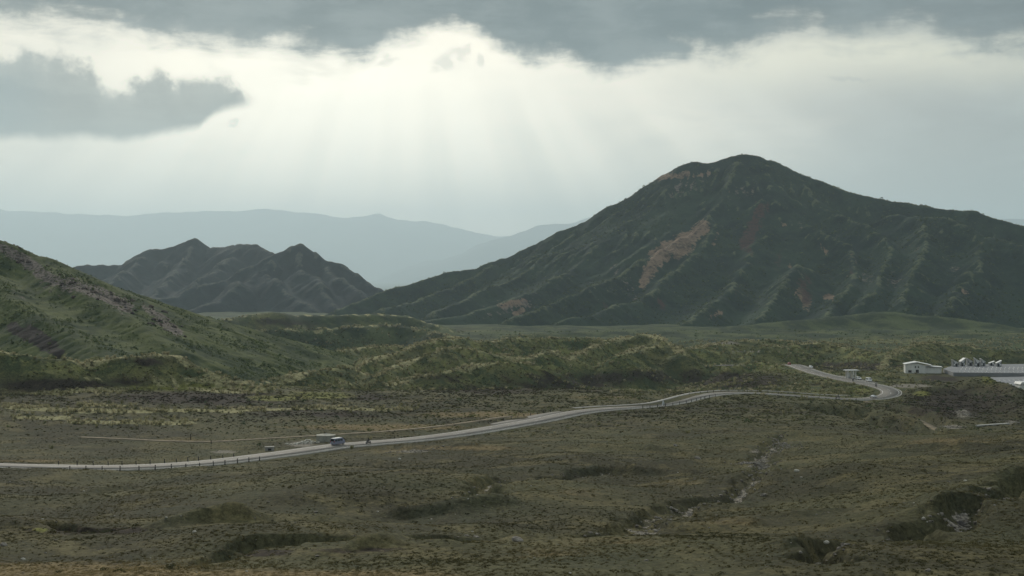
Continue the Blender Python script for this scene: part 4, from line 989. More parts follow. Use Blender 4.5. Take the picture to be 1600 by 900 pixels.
for i in range(70):
    u, v = random.gauss(0, 2.2), random.gauss(0, 1.0); hgt = max(0, 1.25 * math.exp(-(u - 1.2) ** 2 / 6 - v * v / 1.5))
    o = bpy.data.objects.new('stone', rock(i, 2)); col.objects.link(o); o.parent = pile; s = random.uniform(0.22, 0.62)
    o.location = (u, v, hgt * random.uniform(0.5, 1.0) + 0.05 + gz1(rx + u, ry + v) - rz_); o.scale = (s, s * random.uniform(.7, 1.2), s * random.uniform(.7, 1.1)); o.rotation_euler = (random.uniform(-.5, .5), random.uniform(-.5, .5), random.uniform(0, 6))
cxp, cyp, _ = W(421, 703, 384); cz = gz1(cxp, cyp)
cul = empty('culvert_box', (cxp, cyp, cz), 0.25, 'small grey concrete culvert box on the verge left of the rubble', 'culvert')
MB().box((0, 0, 0.35), (2.4, 1.4, 1.3)).build('chamber', M_CONC, cul, bevel=0.04); MB().box((0, 0, 1.05), (2.6, 1.6, 0.14)).build('cover_slab', M_CONC, cul, bevel=0.03); MB().box((0, -0.72, 0.4), (0.9, 0.06, 0.6)).build('opening', M_BLACK, cul)

# ---- delineator posts along the road edges
M_POST = simple('dark_post', (0.022, 0.021, 0.020), 0.7); M_REFL = simple('reflector', (0.55, 0.50, 0.42), 0.3)
def make_post():
    t = empty('guide_post', (0, 0, 0)); MB().lathe([(0.13, -0.3), (0.125, 0.0), (0.11, 0.82), (0.125, 0.84), (0.125, 1.0), (0.08, 1.05)], 10).build('shaft', M_POST, t)
    MB().box((0, -0.12, 0.74), (0.10, 0.03, 0.12)).build('reflector', M_REFL, t); return t
post0 = make_post(); used = False
cum = np.concatenate([[0], np.cumsum(np.linalg.norm(np.diff(ROAD[:, :2], axis=0), axis=1))])
def posts(px0, px1, off, step, label, group, back=False, skip=0.0):
    global used
    idx = np.arange(len(ROAD)); m = ((idx > _half) if back else (idx <= _half)) & (_rp >= px0) & (_rp <= px1); sel = idx[m]
    if len(sel) < 2: return
    s = cum[sel[0]]
    while s < cum[sel[-1]]:
        i = int(np.searchsorted(cum, s)); i = min(max(i, 1), len(ROAD) - 1); u = (s - cum[i - 1]) / (cum[i] - cum[i - 1] + 1e-9)
        q = ROAD[i - 1] + (ROAD[i] - ROAD[i - 1]) * u; t = _TT[i]
        if random.random() >= skip:
            o = post0 if not used else copy_tree(post0); used = True
            o.location = (q[0] - t[1] * off, q[1] + t[0] * off, q[2] - 0.15); o.rotation_euler = (random.uniform(-.03, .03), random.uniform(-.03, .03), math.atan2(t[1], t[0])); h = random.uniform(0.9, 1.12); o.scale = (1, 1, h)
            tag(o, label, 'post', group)
        s += step * random.uniform(0.92, 1.08)
posts(95, 392, -5.3, 3.9, 'dark guide post on the near edge of the road, left of the tank', 'posts on the near road edge left of the tank')
posts(78, 392, 5.0, 4.0, 'dark guide post on the far edge of the road, left of the tank', 'posts on the far road edge left of the tank')
posts(980, 1110, -5.3, 5.5, 'dark guide post on the near edge of the S-bend right of the lay-by', 'posts on the near edge of the bend')
posts(1070, 1260, 5.0, 5.0, 'dark guide post on the far edge of the road between bend and hairpin', 'posts on the far edge between bend and hairpin')
posts(798, 905, 9.6, 4.4, 'dark guide post along the back of the lay-by', 'posts behind the lay-by')
posts(1262, 1348, -5.3, 9.0, 'dark guide post on the near edge of the straight before the hairpin', 'posts before the hairpin')
for px, py, lab in ((298, 684.5, 'dark upright pole standing beside the dirt track above the left posts'), (330, 690.5, 'short dark stake at the edge of the dirt track')):
    q, d = hit(px, py + 3, 380, 470); o = MB().lathe([(0.12, -0.3), (0.10, 1.5 if px < 300 else 0.9), (0.13, 1.52 if px < 300 else 0.92), (0.13, 1.75 if px < 300 else 1.0), (0.05, 1.8 if px < 300 else 1.05)], 10).build('pole' if px < 300 else 'stake', M_POST); o.location = q; tag(o, lab, 'pole')
# ---- folding sign on the verge
p, a = on_road(1024, -3.2); sg = empty('signboard', p, a + 1.2, 'pale folding A-frame signboard at the near road edge before the bend', 'sign')
MB().add([(-.45, -.5, 0), (.45, -.5, 0), (.4, 0, 1.7), (-.4, 0, 1.7)], [(0, 1, 2, 3)]).build('front_board', M_WHITE, sg); MB().add([(-.45, .5, 0), (.45, .5, 0), (.4, 0.02, 1.7), (-.4, 0.02, 1.7)], [(3, 2, 1, 0)]).build('back_board', M_WHITE, sg)
for s in (-1, 1):
    MB().tube([(s * .47, -.52, -0.05), (s * .42, 0, 1.75)], 0.03, 6).build('leg', M_POST, sg); MB().tube([(s * .47, .52, -0.05), (s * .42, 0, 1.75)], 0.03, 6).build('leg', M_POST, sg)

# ---- roadside shelter
M_WALLW = simple('white_render', (0.80, 0.79, 0.74), 0.85, var=0.1, scale=0.5, spec=0.1); M_ROOFL = simple('pale_roof_sheet', (0.74, 0.74, 0.71), 0.6, var=0.12, scale=0.4); M_GREYW = simple('grey_cladding', (0.20, 0.21, 0.215), 0.8, var=0.2, scale=0.6); M_DARK = simple('dark_interior', (0.02, 0.02, 0.022), 0.7)
p, a = on_road(1311, -6.8, True); sh = empty('roadside_shelter', p, 0.12, 'small flat-roofed roadside shelter on square pillars before the hairpin', 'shelter')
rf = MB().box((0, 0, 4.15), (7.4, 4.2, 0.28)).build('roof', M_ROOFL, sh, bevel=0.05); MB().box((0, 0, 4.36), (6.8, 3.6, 0.13)).build('roof_cap', M_ROOFL, rf, bevel=0.03)
for sx in (-2.3, 0.5, 2.0):
    for sy in (-1.3, 1.3): MB().box((sx, sy, 1.9), (0.46, 0.46, 4.22)).build('pillar', M_WALLW, sh, bevel=0.03)
MB().box((-0.9, 1.28, 1.5), (2.3, 0.16, 3.0)).build('back_wall', M_WALLW, sh); MB().box((-0.9, 0.6, 0.45), (2.0, 0.5, 0.1)).build('bench', M_DIRT, sh); MB().box((1.25, 0.2, 1.0), (0.8, 0.7, 2.1)).build('cabinet', M_WALLW, sh, bevel=0.03); MB().box((1.25, -0.17, 1.2), (0.6, 0.04, 1.0)).build('cabinet_door', M_DARK, sh)

# ---- white house above the hairpin
hp = W(1441, 576.5, 869); hz = gz1(hp[0], hp[1]); house = empty('house', (hp[0], hp[1], hz), -0.16, 'white two-storey house with a pale gabled roof and low right wing', 'house')
Wd, Dp = 14.5, 9.0
mw = MB().prism([(-10.6, -1), (-10.6, 5.6), (-4.0, 6.2), (1.5, 4.6), (1.5, -1)], -Dp / 2, Dp / 2).build('main_wall', M_WALLW, house)
MB().prism([(-11.2, 5.62), (-3.9, 7.05), (5.4, 5.1), (5.4, 4.86), (-3.9, 6.75), (-11.2, 5.36)], -Dp / 2 - 0.7, Dp / 2 + 0.6).build('roof', M_ROOFL, house)
MB().box((6.3, 0.6, 1.4), (9.6, 7.2, 4.6)).build('wing_wall', M_WALLW, house)
MB().prism([(0.2, 4.2), (11.7, 3.72), (11.7, 3.98), (0.2, 4.62)], -3.7, 4.9).build('wing_roof', M_ROOFL, house)
for wx, wz, ww, wh in ((-7.9, 1.15, 1.9, 1.5), (-3.5, 1.25, 1.7, 2.0), (-4.6, 3.9, 0.7, 1.2), (-2.8, 3.9, 0.7, 1.2)):
    w = MB().box((wx, -Dp / 2 - 0.03, wz), (ww, 0.08, wh)).build('window', M_GLASS, house); MB().box((wx, -Dp / 2 - 0.10, wz - wh / 2 - 0.05), (ww + 0.2, 0.16, 0.08)).build('sill', M_WALLW, w); MB().box((wx, -Dp / 2 - 0.085, wz), (0.06, 0.04, wh)).build('frame', M_WALLW, w)

# ---- car park with rail, kiosks and the row of steep-roofed huts
M_LOT = simple('car_park_asphalt', (0.23, 0.235, 0.24), 0.8, var=0.15, scale=0.08, spec=0.3)
def slab(name, pxd, z, thick, mat):
    pts = [np.array((W(x, 500, d)[0], d)) for x, d in pxd]; V = [(q[0], q[1], z) for q in pts] + [(q[0], q[1], z - thick) for q in pts]; k = len(pts)
    o = mesh_obj(name, V, [tuple(range(k))[::-1], tuple(range(k, 2 * k))] + [(i, (i + 1) % k, (i + 1) % k + k, i + k) for i in range(k)], mat); return tag(o, kind='structure')
lot = slab('car_park', [(1474, 872), (1490, 842), (1540, 838), (1600, 836), (1720, 834), (1720, 918), (1600, 916), (1530, 914), (1490, 905)], -62.0, 3.0, M_LOT)
lot2 = slab('lower_car_park', [(1535, 826), (1560, 786), (1600, 752), (1700, 745), (1700, 830), (1600, 832)], -63.75, 3.0, M_LOT)
def mark(parent, z, a, b, w=0.14):
    a = np.array(a, float); b = np.array(b, float); t = (b - a) / np.linalg.norm(b - a); q = np.array((-t[1], t[0])) * w / 2
    mesh_obj('bay_line', [(*(a - q), z), (*(b - q), z), (*(b + q), z), (*(a + q), z)], [(0, 1, 2, 3)], M_PAINT, parent)
for row, (d0, d1) in enumerate(((846, 856), (866, 876), (880, 890))):
    for i in range(26):
        x0 = W(1500 + row * 2, 500, d0)[0] + i * 2.7
        if to_px(np.array([[x0, d0, -62.0]]))[0][0] < 1680: mark(lot, -61.994, (x0, d0), (x0 + 3.2, d1), 0.3)
for row, (d0, d1) in enumerate(((800, 809), (778, 787))):
    for i in range(18):
        x0 = W(1556, 500, d0)[0] + i * 2.8; mark(lot2, -63.744, (x0, d0), (x0 + 2.0, d1), 0.3)
rail = empty('railing', (W(1500, 500, 840)[0], 840, -62.0), -0.03, 'long white post-and-rail fence along the front of the car park', 'fence')
for i in range(34): MB().box((i * 1.9, 0, 0.55), (0.14, 0.14, 1.3)).build('post', M_WHITE, rail)
for hgt in (0.45, 0.8, 1.12): MB().box((31.3, 0.0, hgt), (63.0, 0.09, 0.10)).build('rail', M_WHITE, rail)
HUTS = [(1492, 558.5, 9.5, 'leftmost of the steep-roofed huts by the car park'), (1503, 556, 8, 'second hut from the left in the steep-roofed row'), (1514.5, 557, 9, 'third hut from the left in the steep-roofed row'), (1526.5, 555, 9.5, 'tallest hut in the middle of the steep-roofed row'), (1535, 557, 7.5, 'narrow hut just right of the tallest steep-roofed hut'), (1549, 562.5, 8.5, 'lowest hut of the steep-roofed row, second from its right end'), (1560, 559.5, 8.5, 'rightmost of the steep-roofed huts by the car park')]
for i, (x, ytop, wpx, lab) in enumerate(HUTS):
    d = 893 + (i % 3) * 4; q = W(x, 571, d); wd = wpx * 0.86 * d / FPX; ht = (571 - ytop) * d / FPX * 0.88 - 0.3; s = -1 if i in (1, 6, 5) else 1
    h = empty('hut', (q[0], q[1], -62.0), random.uniform(-.15, .1), 'grey hut with pale roof, ' + lab, 'hut', 'steep-roofed huts beside the car park')
    MB().prism([(-wd / 2, -0.2), (wd / 2, -0.2), (wd / 2, ht * (0.95 if s < 0 else 0.55)), (-wd / 2, ht * (0.55 if s < 0 else 0.95))], -1.9, 1.9).build('wall', M_GREYW, h)
    # pale gable sheet and roof leaning to one side
    MB().prism([(-s * wd * 0.56, ht), (-s * wd * 0.56, ht + 0.2), (s * wd * 0.54, ht * 0.56 + 0.18), (s * wd * 0.54, ht * 0.56)], -2.3, 2.2).build('roof', M_ROOFL, h)
    MB().add([(-s * wd * 0.56, -1.93, ht * 0.98), (s * wd * 0.50, -1.93, ht * 0.58), (-s * wd * 0.05, -1.93, ht * 0.40)], [(0, 1, 2)]).build('gable_panel', M_ROOFL, h)
    MB().box((s * wd * 0.12, -1.92, 1.05), (wd * 0.26, 0.08, 2.1)).build('door', M_DARK, h); MB().box((-s * wd * 0.28, -1.92, 1.3), (wd * 0.2, 0.06, 1.1)).build('window', M_WALLW, h)
# ---- white service building at the right edge
q = W(1604, 616, 705); wz_ = gz1(q[0], q[1]); sb = empty('service_building', (q[0], q[1], wz_), 0.1, 'white boxy building with a pale sloping roof at the right edge', 'building')
MB().box((0, 0, 2.0), (9.0, 6.0, 5.6)).build('wall', M_WALLW, sb); MB().prism([(-5.0, 4.8), (-4.2, 5.9), (5.0, 5.9), (5.0, 4.8)], -3.6, 3.6).build('roof', M_ROOFL, sb); MB().box((0, -3.05, 0.0), (9.1, 0.12, 2.0)).build('plinth', M_DARK, sb); MB().box((-4.9, -1.5, 2.4), (1.0, 2.0, 2.2)).build('porch', M_WALLW, sb); MB().box((1.5, -3.03, 3.2), (1.6, 0.06, 1.0)).build('window', M_GLASS, sb)
# ---- pale check wall in the ravine
A_, B_ = hit(1527, 667, 250, 520)[0], hit(1577, 663.5, 250, 520)[0]; A_[2] += 0.5; B_[2] += 0.5; cw = empty('check_wall', (*A_[:2], A_[2]), math.atan2(B_[1] - A_[1], B_[0] - A_[0]), 'long low whitish concrete wall in the ravine on the right', 'wall')
L_ = float(np.linalg.norm((B_ - A_)[:2])); dz_ = float(B_[2] - A_[2]); MB().prism([(0, -2.0), (L_, dz_ - 2.0), (L_, dz_ - 0.1), (0, -0.1)], 0.0, 0.5).build('wall', M_CONC, cw); MB().prism([(-0.1, -0.1), (L_ + 0.1, dz_ - 0.1), (L_ + 0.1, dz_ + 0.06), (-0.1, 0.06)], -0.08, 0.58).build('coping', M_WALLW, cw)

# ---- boulders one can pick out
BIG = [(744, 840, 11, 0, 'large grey boulder, right one of the pair on the lower slope'), (729, 838, 8, 0, 'smaller grey boulder, left one of the pair on the lower slope'), (1090, 717, 12, 0, 'pale angular boulder alone on the slope below the S-bend'), (1055, 697, 8, 0, 'pale rock at the edge of the grassy bank below the road'),
       (1502, 820, 18, 1, 'big dark rounded boulder in the stream gully at right'), (1291, 860, 10, 2, 'whitish boulder alone on the slope left of the deep gully'), (808, 846, 22, 0, 'long pale flat rock at the head of the dry gully'), (1193, 775, 12, 0, 'pale slanting boulder at the bend of the dry gully'), (493, 801, 9, 0, 'pale boulder on the left slope below the tank'),
       (6, 853, 14, 0, 'flat pinkish rock at the left edge of the slope'), (36, 875, 9, 2, 'pale rock just above the tan grass at lower left'), (1245, 738, 10, 2, 'whitish rock beside the stony gully mouth'), (1053, 797, 8, 0, 'brownish rock standing at the gully rim'), (1450, 893, 12, 0, 'pale flat rock near the lower right corner'), (624, 718, 7, 2, 'whitish stone below the road under the motorcycle'), (1009, 638.5, 3, 2, 'small white stone by the folding signboard'),
       (890, 897, 8, 2, 'whitish stone at the bottom edge of the slope'), (1010, 877, 9, 0, 'pale stone low on the slope right of centre'), (1508, 752, 6, 2, 'small white rock on the bare slope at right'), (1387, 835, 6, 0, 'dull stone on the rounded slope left of the deep gully'), (495, 870, 8, 0, 'rusty brown rock in the low hollow'), (304, 832, 8, 2, 'pale rock in front of the dark hollow at left')]
def place_rock(px, py, wpx, kind, i):
    q, d = hit(px, py, 70, 1200); s = wpx * d / FPX / 2
    o = bpy.data.objects.new('boulder', rock(i, kind)); col.objects.link(o); o.location = (q[0], q[1], q[2] + s * 0.12); o.scale = (s, s * random.uniform(.7, .9), s * random.uniform(.75, 1.05)); o.rotation_euler = (random.uniform(-.25, .25), random.uniform(-.25, .25), random.uniform(-.6, .6)); return o
for i, (px, py, wp, kd, lab) in enumerate(BIG): tag(place_rock(px, py, wp, kd, i), lab, 'boulder', 'boulders on the slope')
for i in range(110):
    px = random.uniform(5, 1595); py = 735 + 160 * random.random() ** 0.8 + (0 if px > 400 else 10)
    tag(place_rock(px, py, random.choice((2.5, 3, 3, 3.5, 4, 5)), random.choice((0, 0, 2)), i), 'small stone scattered in the grass of the near slope', 'stone', 'small stones in the near slope')

# ------------------------------------------------------------------ vegetation: tussocks, heath, plume grass, scrub
def tuft_mesh(seed, blades, h, spread, width, bend, plume=0.0):
    rr = random.Random(seed); v = []; f = []
    for i in range(blades):
        a = rr.uniform(0, 2 * math.pi); r0 = spread * 0.35 * rr.random(); hh = h * rr.uniform(0.6, 1.1); out = spread * rr.uniform(0.3, 1.0) * bend; ca, sa = math.cos(a), math.sin(a); tx_, ty_ = -sa, ca
        w = width * rr.uniform(0.7, 1.3); k = len(v)
        b0 = (ca * r0, sa * r0, -0.08 * h); m0 = (ca * (r0 + out * 0.35), sa * (r0 + out * 0.35), hh * 0.62); t0 = (ca * (r0 + out), sa * (r0 + out), hh * (1 - 0.2 * bend))
        v += [(b0[0] - tx_ * w, b0[1] - ty_ * w, b0[2]), (b0[0] + tx_ * w, b0[1] + ty_ * w, b0[2]), (m0[0] + tx_ * w * .8, m0[1] + ty_ * w * .8, m0[2]), (m0[0] - tx_ * w * .8, m0[1] - ty_ * w * .8, m0[2]), t0]
        f += [(k, k + 1, k + 2, k + 3), (k + 3, k + 2, k + 4)]
    return v, f
def dome_mesh(seed, leaves, rad, h, size):
    rr = random.Random(seed); v = []; f = []
    for i in range(leaves):
        a = rr.uniform(0, 2 * math.pi); e = math.asin(rr.random() ** 0.8); r = rad * (0.55 + 0.5 * rr.random()) * (1 + 0.25 * math.sin(3 * a + seed)); c = Vector((math.cos(a) * math.cos(e) * r, math.sin(a) * math.cos(e) * r, max(0.02, math.sin(e) * h * (0.7 + 0.4 * rr.random()))))
        nn = (Vector((c.x, c.y, c.z * 1.3)).normalized() + Vector((rr.gauss(0, .5), rr.gauss(0, .5), rr.gauss(0, .4)))).normalized(); u = nn.cross(Vector((0.3, 0.2, 1))).normalized(); w = nn.cross(u); s = size * rr.uniform(0.6, 1.3); k = len(v)
        v += [tuple(c - u * s), tuple(c + w * s * 0.6), tuple(c + u * s), tuple(c - w * s * 0.6)]; f.append((k, k + 1, k + 2, k + 3))
    return v, f
def leaf_mat(name, ramp, trans=0.25):
    m, nt = new_mat(name); t = E(nt, nt.attr('tint', 'INSTANCER').outputs['Fac'])
    cr = nt.node('ShaderNodeValToRGB'); nt.put(cr.inputs[0], t); el = cr.color_ramp.elements
    for i, (p_, c) in enumerate(ramp):
        e = el[i] if i < 2 else el.new(p_)
        e.position = p_; e.color = (*c, 1)
    d = nt.node('ShaderNodeBsdfDiffuse'); nt.link(cr.outputs[0], d.inputs[0]); tr = nt.node('ShaderNodeBsdfTranslucent'); nt.link(cr.outputs[0], tr.inputs[0])
    mx = nt.node('ShaderNodeMixShader'); mx.inputs[0].default_value = trans; nt.link(d.outputs[0], mx.inputs[1]); nt.link(tr.outputs[0], mx.inputs[2])
    o = nt.node('ShaderNodeOutputMaterial'); nt.link(mx.outputs[0], o.inputs['Surface']); return m
def scatter(name, label, P, scl, tint, meshes, mat, rot=None):
    me = bpy.data.meshes.new(name); me.vertices.add(len(P)); me.vertices.foreach_set('co', np.asarray(P, np.float32).ravel()); me.update()
    for k, v in (('sc', scl), ('tint', tint), ('rz', RNG.uniform(0, 6.28, len(P)))):
        at = me.attributes.new(k, 'FLOAT', 'POINT'); at.data.foreach_set('value', np.asarray(v, np.float32))
    o = bpy.data.objects.new(name, me); col.objects.link(o); tag(o, label, None, None, 'stuff')
    g = bpy.data.node_groups.new(name, 'GeometryNodeTree'); g.interface.new_socket('Geometry', in_out='INPUT', socket_type='NodeSocketGeometry'); g.interface.new_socket('Geometry', in_out='OUTPUT', socket_type='NodeSocketGeometry')
    N = g.nodes; Lk = g.links; gi = N.new('NodeGroupInput'); go = N.new('NodeGroupOutput'); iop = N.new('GeometryNodeInstanceOnPoints'); gti = N.new('GeometryNodeGeometryToInstance')
    for v, f in meshes:
        sm = bpy.data.meshes.new(name + '_piece'); sm.from_pydata([tuple(q) for q in v], [], f); sm.materials.append(mat); so = bpy.data.objects.new(name + '_piece', sm)
        oi = N.new('GeometryNodeObjectInfo'); oi.inputs[0].default_value = so; oi.inputs['As Instance'].default_value = True; Lk.new(oi.outputs['Geometry'], gti.inputs[0])
    def na(k):
        q = N.new('GeometryNodeInputNamedAttribute'); q.data_type = 'FLOAT'; q.inputs['Name'].default_value = k; return q.outputs[0]
    cmb = N.new('ShaderNodeCombineXYZ'); Lk.new(na('rz'), cmb.inputs[2]); Lk.new(cmb.outputs[0], iop.inputs['Rotation']); Lk.new(na('sc'), iop.inputs['Scale'])
    Lk.new(gi.outputs[0], iop.inputs['Points']); Lk.new(gti.outputs[0], iop.inputs['Instance']); iop.inputs['Pick Instance'].default_value = True
    Lk.new(iop.outputs[0], go.inputs[0]); md = o.modifiers.new('scatter', 'NODES'); md.node_group = g; return o
def sample(n, d0, d1, half=0.40, bias=1.0):
    """random ground points in the wedge ahead, even per area (bias 1) or thinning with distance (bias > 1)"""
    u = RNG.random(n); e = 2.0 / bias; d = (d0 ** e + u * (d1 ** e - d0 ** e)) ** (1 / e); x = RNG.uniform(-half, half, n) * d; return x, d
def off_road(X, Y, m=6.5):
    keep = np.ones(len(X), bool)
    for P, w in ((ROAD, m), (TRACK, 2.0), (SIDEWALK, 1.8), (FOOTPATH, 2.6), (LAYBY, 4.2), (LAYBY2, 4.2)):
        d, _ = poly_near(X, Y, P[::3] if len(P) > 30 else P); keep &= d > w
    return keep
def ground_pts(n, d0, d1, dens, bias=1.0):
    X, Y = sample(n, d0, d1, bias=bias); k = off_road(X, Y); X, Y = X[k], Y[k]; Z = ground_z(X, Y); P = np.stack([X, Y, Z], -1); z = zones(P)
    w = dens(P, z); k = RNG.random(len(X)) < w; return P[k], {q: v[k] for q, v in z.items()}
GRASS = leaf_mat('tussock_grass', [(0.0, (0.050, 0.052, 0.028)), (1.0, (0.30, 0.245, 0.13)), (0.35, (0.087, 0.085, 0.043)), (0.65, (0.142, 0.127, 0.062))], 0.6)
HEATH = leaf_mat('heath_leaves', [(0.0, (0.034, 0.034, 0.022)), (1.0, (0.15, 0.14, 0.07)), (0.5, (0.085, 0.082, 0.044))], 0.5)
PLUME = leaf_mat('plume_grass_leaves', [(0.0, (0.060, 0.075, 0.030)), (1.0, (0.46, 0.42, 0.28)), (0.5, (0.21, 0.205, 0.105))], 0.55)
SCRUB = leaf_mat('scrub_leaves', [(0.0, (0.022, 0.040, 0.021)), (1.0, (0.135, 0.168, 0.066)), (0.5, (0.058, 0.088, 0.038))], 0.4)
# near slope
P, z = ground_pts(340000, 82, 660, lambda P, z: sstep(np.hypot(P[:, 0], P[:, 1]), 640, 300) * np.clip(0.48 + 0.6 * fbm(P[:, 0], P[:, 1], 22, 4, 0.6, 5.0) + 0.3 * z['tan'] - z['gravel'] * 0.7, 0.04, 1), bias=1.8)
t = np.clip(0.43 + 0.22 * fbm(P[:, 0], P[:, 1], 30, 3, 0.5, 12.0) + RNG.normal(0, 0.09, len(P)) + 0.55 * z['tan'] + 0.15 * z['lime'], 0.0, 1)
scatter('tussock_grass', 'short olive tussock grass covering the near slope', P, RNG.lognormal(-0.75, 0.35, len(P)) * (0.8 + P[:, 1] / 900.0), t, [tuft_mesh(s, 14, 0.14, 0.44, 0.034, 1.2) for s in range(6)], GRASS)
P, z = ground_pts(110000, 82, 640, lambda P, z: np.clip(0.6 * sstep(fbm(P[:, 0], P[:, 1], 16, 4, 0.6, 15.0), 0.02, 0.5) + 0.5 * z['heath'] - z['gravel'], 0.015, 1) * 0.26 * sstep(P[:, 1], 640, 420), bias=1.4)
scatter('heath_shrub', 'low dark heath shrubs dotted over the near slope', P, RNG.lognormal(-0.85, 0.38, len(P)) * (0.8 + P[:, 1] / 1100.0), np.clip(RNG.normal(0.62, 0.2, len(P)), 0, 1), [dome_mesh(s, 30, 0.6, 0.26, 0.13) for s in range(5)], HEATH)
ROUGH = leaf_mat('rough_grass_leaves', [(0.0, (0.040, 0.034, 0.026)), (1.0, (0.36, 0.32, 0.165)), (0.25, (0.082, 0.076, 0.045)), (0.5, (0.125, 0.142, 0.058)), (0.75, (0.215, 0.225, 0.092))], 0.55)
P, z = ground_pts(230000, 400, 1350, lambda P, z: sstep(P[:, 1], 400, 560) * np.clip(0.55 + 0.9 * fbm(P[:, 0], P[:, 1], 11, 3, 0.6, 45.0) - z['gravel'] - 0.8 * (z['pale'] > 0.5), 0.03, 1), bias=1.7)
fl = (P[:, 1] > 735) & (P[:, 1] < 925) & (to_px(P)[0] > 1405)
t = np.clip(0.30 + 0.25 * z['green'] - 0.28 * z['heath'] + 0.3 * z['pale'] + 0.3 * z['lime'] + 0.35 * z['tan'] + 0.16 * fbm(P[:, 0], P[:, 1], 25, 3, 0.6, 35.0) + RNG.normal(0, 0.13, len(P)), 0, 1)
P, t = P[~fl], t[~fl]
scatter('rough_grass', 'rough green and brown grass over the ground beyond the road', P, RNG.uniform(0.6, 1.3, len(P)) * (0.6 + P[:, 1] / 1000.0), t, [tuft_mesh(s + 120, 16, 0.27, 0.75, 0.07, 1.1) for s in range(5)], ROUGH)
# plume grass on banks and crests
P, z = ground_pts(230000, 380, 1500, lambda P, z: np.clip(z['pale'] * 1.1 * (0.6 + 0.8 * fbm(P[:, 0], P[:, 1], 12, 2, 0.5, 2.0)) + 0.02 + 0.05 * z['green'] - 0.018 * (1 - z['green']) - z['heath'] * 0.02, 0, 1) * 0.85, bias=1.6)
scatter('plume_grass', 'pale plume grass along the banks and ridge crests', P, RNG.uniform(0.7, 1.5, len(P)) * (0.85 + P[:, 1] / 2000.0), np.clip(RNG.normal(0.55, 0.2, len(P)) + 0.2 * z['pale'], 0, 1), [tuft_mesh(s + 20, 22, 1.0, 1.0, 0.065, 0.9) for s in range(5)], PLUME)
P, z = ground_pts(160000, 400, 1700, lambda P, z: np.clip((0.25 + 0.6 * 1.2 * sstep(fbm(P[:, 0], P[:, 1], 34, 4, 0.65, 25.0), 0.02, 0.35) - 0.2) * np.maximum(np.maximum(z['green'], 0.9 * sstep(to_px(P)[0], 1390, 1430) * (P[:, 1] > 560)), 0.05 + z['heath'] * 0.5), 0, 1) * 0.30 * (1 - z['gravel']) * (1 - 0.95 * np.clip(z['pale'] * 1.5, 0, 1)), bias=1.5)
flat_lot = (P[:, 1] > 735) & (P[:, 1] < 925) & (to_px(P)[0] > 1405); P = P[~flat_lot]; hz_ = z['heath'][~flat_lot]
scatter('scrub', 'dark green and brown scrub over the rolling ground beyond the road', P, RNG.lognormal(-0.45, 0.4, len(P)) * (0.7 + P[:, 1] / 1700.0), np.clip(RNG.normal(0.62, 0.2, len(P)) - 0.3 * hz_, 0, 1), [dome_mesh(s + 30, 40, 0.75, 0.75, 0.19) for s in range(5)], SCRUB)
# on the hill and the mountain
def on_field(n, H, G, seed, dens):
    x0, y0, c = G; nx, ny = H.shape; i = RNG.uniform(3, nx - 4, n); j = RNG.uniform(3, ny - 4, n); a, b = i.astype(int), j.astype(int); f, g = i - a, j - b
    Z = H[a, b] * (1 - f) * (1 - g) + H[a + 1, b] * f * (1 - g) + H[a, b + 1] * (1 - f) * g + H[a + 1, b + 1] * f * g; P = np.stack([x0 + i * c, y0 + j * c, Z], -1)
    k = (Z > ground_z(P[:, 0], P[:, 1], False) - 1) & (RNG.random(n) < dens(P)); return P[k]
def scar_at(P, lst):
    px, py = to_px(P); v = np.zeros(len(P))
    for (ax, ay, bx, by, wd, am) in lst:
        d, _ = seg_dist(px, py, (ax, ay), (bx, by)); v = np.maximum(v, am * np.exp(-(d / wd) ** 2))
    return v
P = on_field(120000, MH, MG, 5, lambda P: np.clip(0.45 + 0.8 * fbm(P[:, 0], P[:, 1], 130, 4, 0.6, 3.0) - 1.5 * scar_at(P, big_scars + big_reds), 0.02, 0.9))
P = P[P[:, 1] < 2760]
scatter('mountain_scrub', 'dark green scrub clothing the flanks of the big mountain', P, RNG.lognormal(0.35, 0.4, len(P)), np.clip(RNG.normal(0.45, 0.2, len(P)), 0, 1), [dome_mesh(s + 50, 30, 0.9, 0.8, 0.26) for s in range(4)], SCRUB)
P = on_field(110000, HH, HG, 6, lambda P: np.clip(0.22 + 0.9 * fbm(P[:, 0], P[:, 1], 26, 4, 0.6, 33.0) - 0.6 * scar_at(P, [(20, 512, 92, 552, 12, 1)]), 0.03, 0.9))
scatter('hill_scrub', 'green bushes and rough grass over the left hill', P, RNG.lognormal(-0.55, 0.45, len(P)), np.clip(RNG.normal(0.68, 0.22, len(P)), 0, 1), [dome_mesh(s + 70, 34, 0.8, 0.7, 0.2) for s in range(4)], SCRUB)
ROCKBAND = [(0, 385, 60, 420, 12), (60, 425, 110, 450, 12), (100, 440, 160, 462, 12), (150, 455, 200, 480, 11), (225, 480, 262, 500, 7), (250, 500, 278, 520, 10), (20, 455, 40, 468, 6)]
P = on_field(40000, HH, HG, 7, lambda P: np.clip(scar_at(P, [(*q, 1.0) for q in ROCKBAND]) * 0.30 * (0.5 + 1.6 * fbm(P[:, 0], P[:, 1], 12, 3, 0.6, 2.0)), 0, 1))
def rock_piece(i):
    me = rock_mesh(90 + i, 0.9, 1); return [tuple(v.co) for v in me.vertices], [tuple(p.vertices) for p in me.polygons]
OUTC = leaf_mat('outcrop_rock', [(0.0, (0.045, 0.038, 0.036)), (1.0, (0.24, 0.195, 0.165)), (0.5, (0.11, 0.09, 0.08))], 0.0)
scatter('rock_outcrop', 'reddish grey lava rocks breaking out along the crest of the left hill', P, np.minimum(RNG.lognormal(0.0, 0.45, len(P)), 2.2), np.clip(RNG.normal(0.4, 0.25, len(P)), 0, 1), [rock_piece(i) for i in range(5)], OUTC)
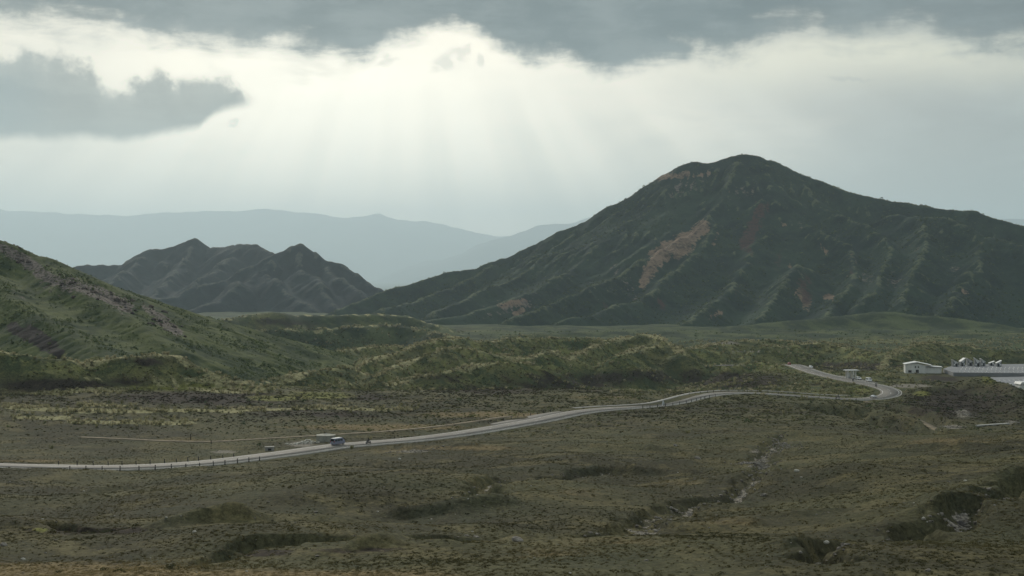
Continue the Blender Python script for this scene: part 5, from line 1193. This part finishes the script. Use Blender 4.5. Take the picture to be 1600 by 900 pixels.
# stones in the gullies
Q = []
for gi, cnt in ((0, 900), (1, 380), (4, 120)):
    G = GULLIES[gi][0]; hw = GULLIES[gi][2]; L = np.linalg.norm(np.diff(G[:, :2], axis=0), axis=1); s = RNG.choice(len(L), cnt, p=L / L.sum()); u = RNG.random(cnt)
    q = G[s] + (G[s + 1] - G[s]) * u[:, None]; Q.append(q[:, :2] + RNG.normal(0, hw * 0.42, (cnt, 2)))
for px, py, sx, sy, cnt in ((1185, 728, 15, 1.5, 520), (1215, 696, 12, 3, 120), (1505, 646, 10, 7, 260), (1490, 667, 16, 3, 200), (1580, 660, 12, 5, 150), (645, 705, 30, 3, 120), (1225, 700, 14, 8, 160)):
    c, d = hit(px, py, 90, 700); Q.append(np.stack([c[0] + RNG.normal(0, sx * d / FPX, cnt), c[1] + RNG.normal(0, sy * 3.0 * d / FPX, cnt)], -1))
Q = np.vstack(Q); P = np.stack([Q[:, 0], Q[:, 1], ground_z(Q[:, 0], Q[:, 1])], -1)
GST = leaf_mat('gully_stone', [(0.0, (0.10, 0.092, 0.08)), (1.0, (0.40, 0.37, 0.32)), (0.5, (0.22, 0.20, 0.17))], 0.0)
scatter('gully_stones', 'pale loose stones lying in the dry gullies', P, np.minimum(RNG.lognormal(-1.7, 0.45, len(P)), 0.3), np.clip(RNG.normal(0.5, 0.22, len(P)), 0, 1), [rock_piece(i + 5) for i in range(4)], GST)

# ------------------------------------------------------------------ air
def haze_box():
    x, y0, y1, zb, zt = 56500.0, -56500.0, 56500.0, -480.0, 2300.0
    V = [(-x, y0, zb), (x, y0, zb), (x, y1, zb), (-x, y1, zb), (-x, y0, zt), (x, y0, zt), (x, y1, zt), (-x, y1, zt)]
    F = [(0, 3, 2, 1), (4, 5, 6, 7), (0, 1, 5, 4), (1, 2, 6, 5), (2, 3, 7, 6), (3, 0, 4, 7)]
    m = bpy.data.materials.new('haze_air'); m.use_nodes = True; t = m.node_tree; t.nodes.clear()
    v = t.nodes.new('ShaderNodeVolumePrincipled'); v.inputs['Color'].default_value = (0.75, 0.91, 1.0, 1); v.inputs['Density'].default_value = HAZE; v.inputs['Anisotropy'].default_value = 0.34
    o = t.nodes.new('ShaderNodeOutputMaterial'); t.links.new(v.outputs[0], o.inputs['Volume'])
    ob = mesh_obj('haze', V, F, m); tag(ob, kind='stuff', label='pale blue-grey haze in the air over the valley')
HAZE = 4.7e-5
haze_box()
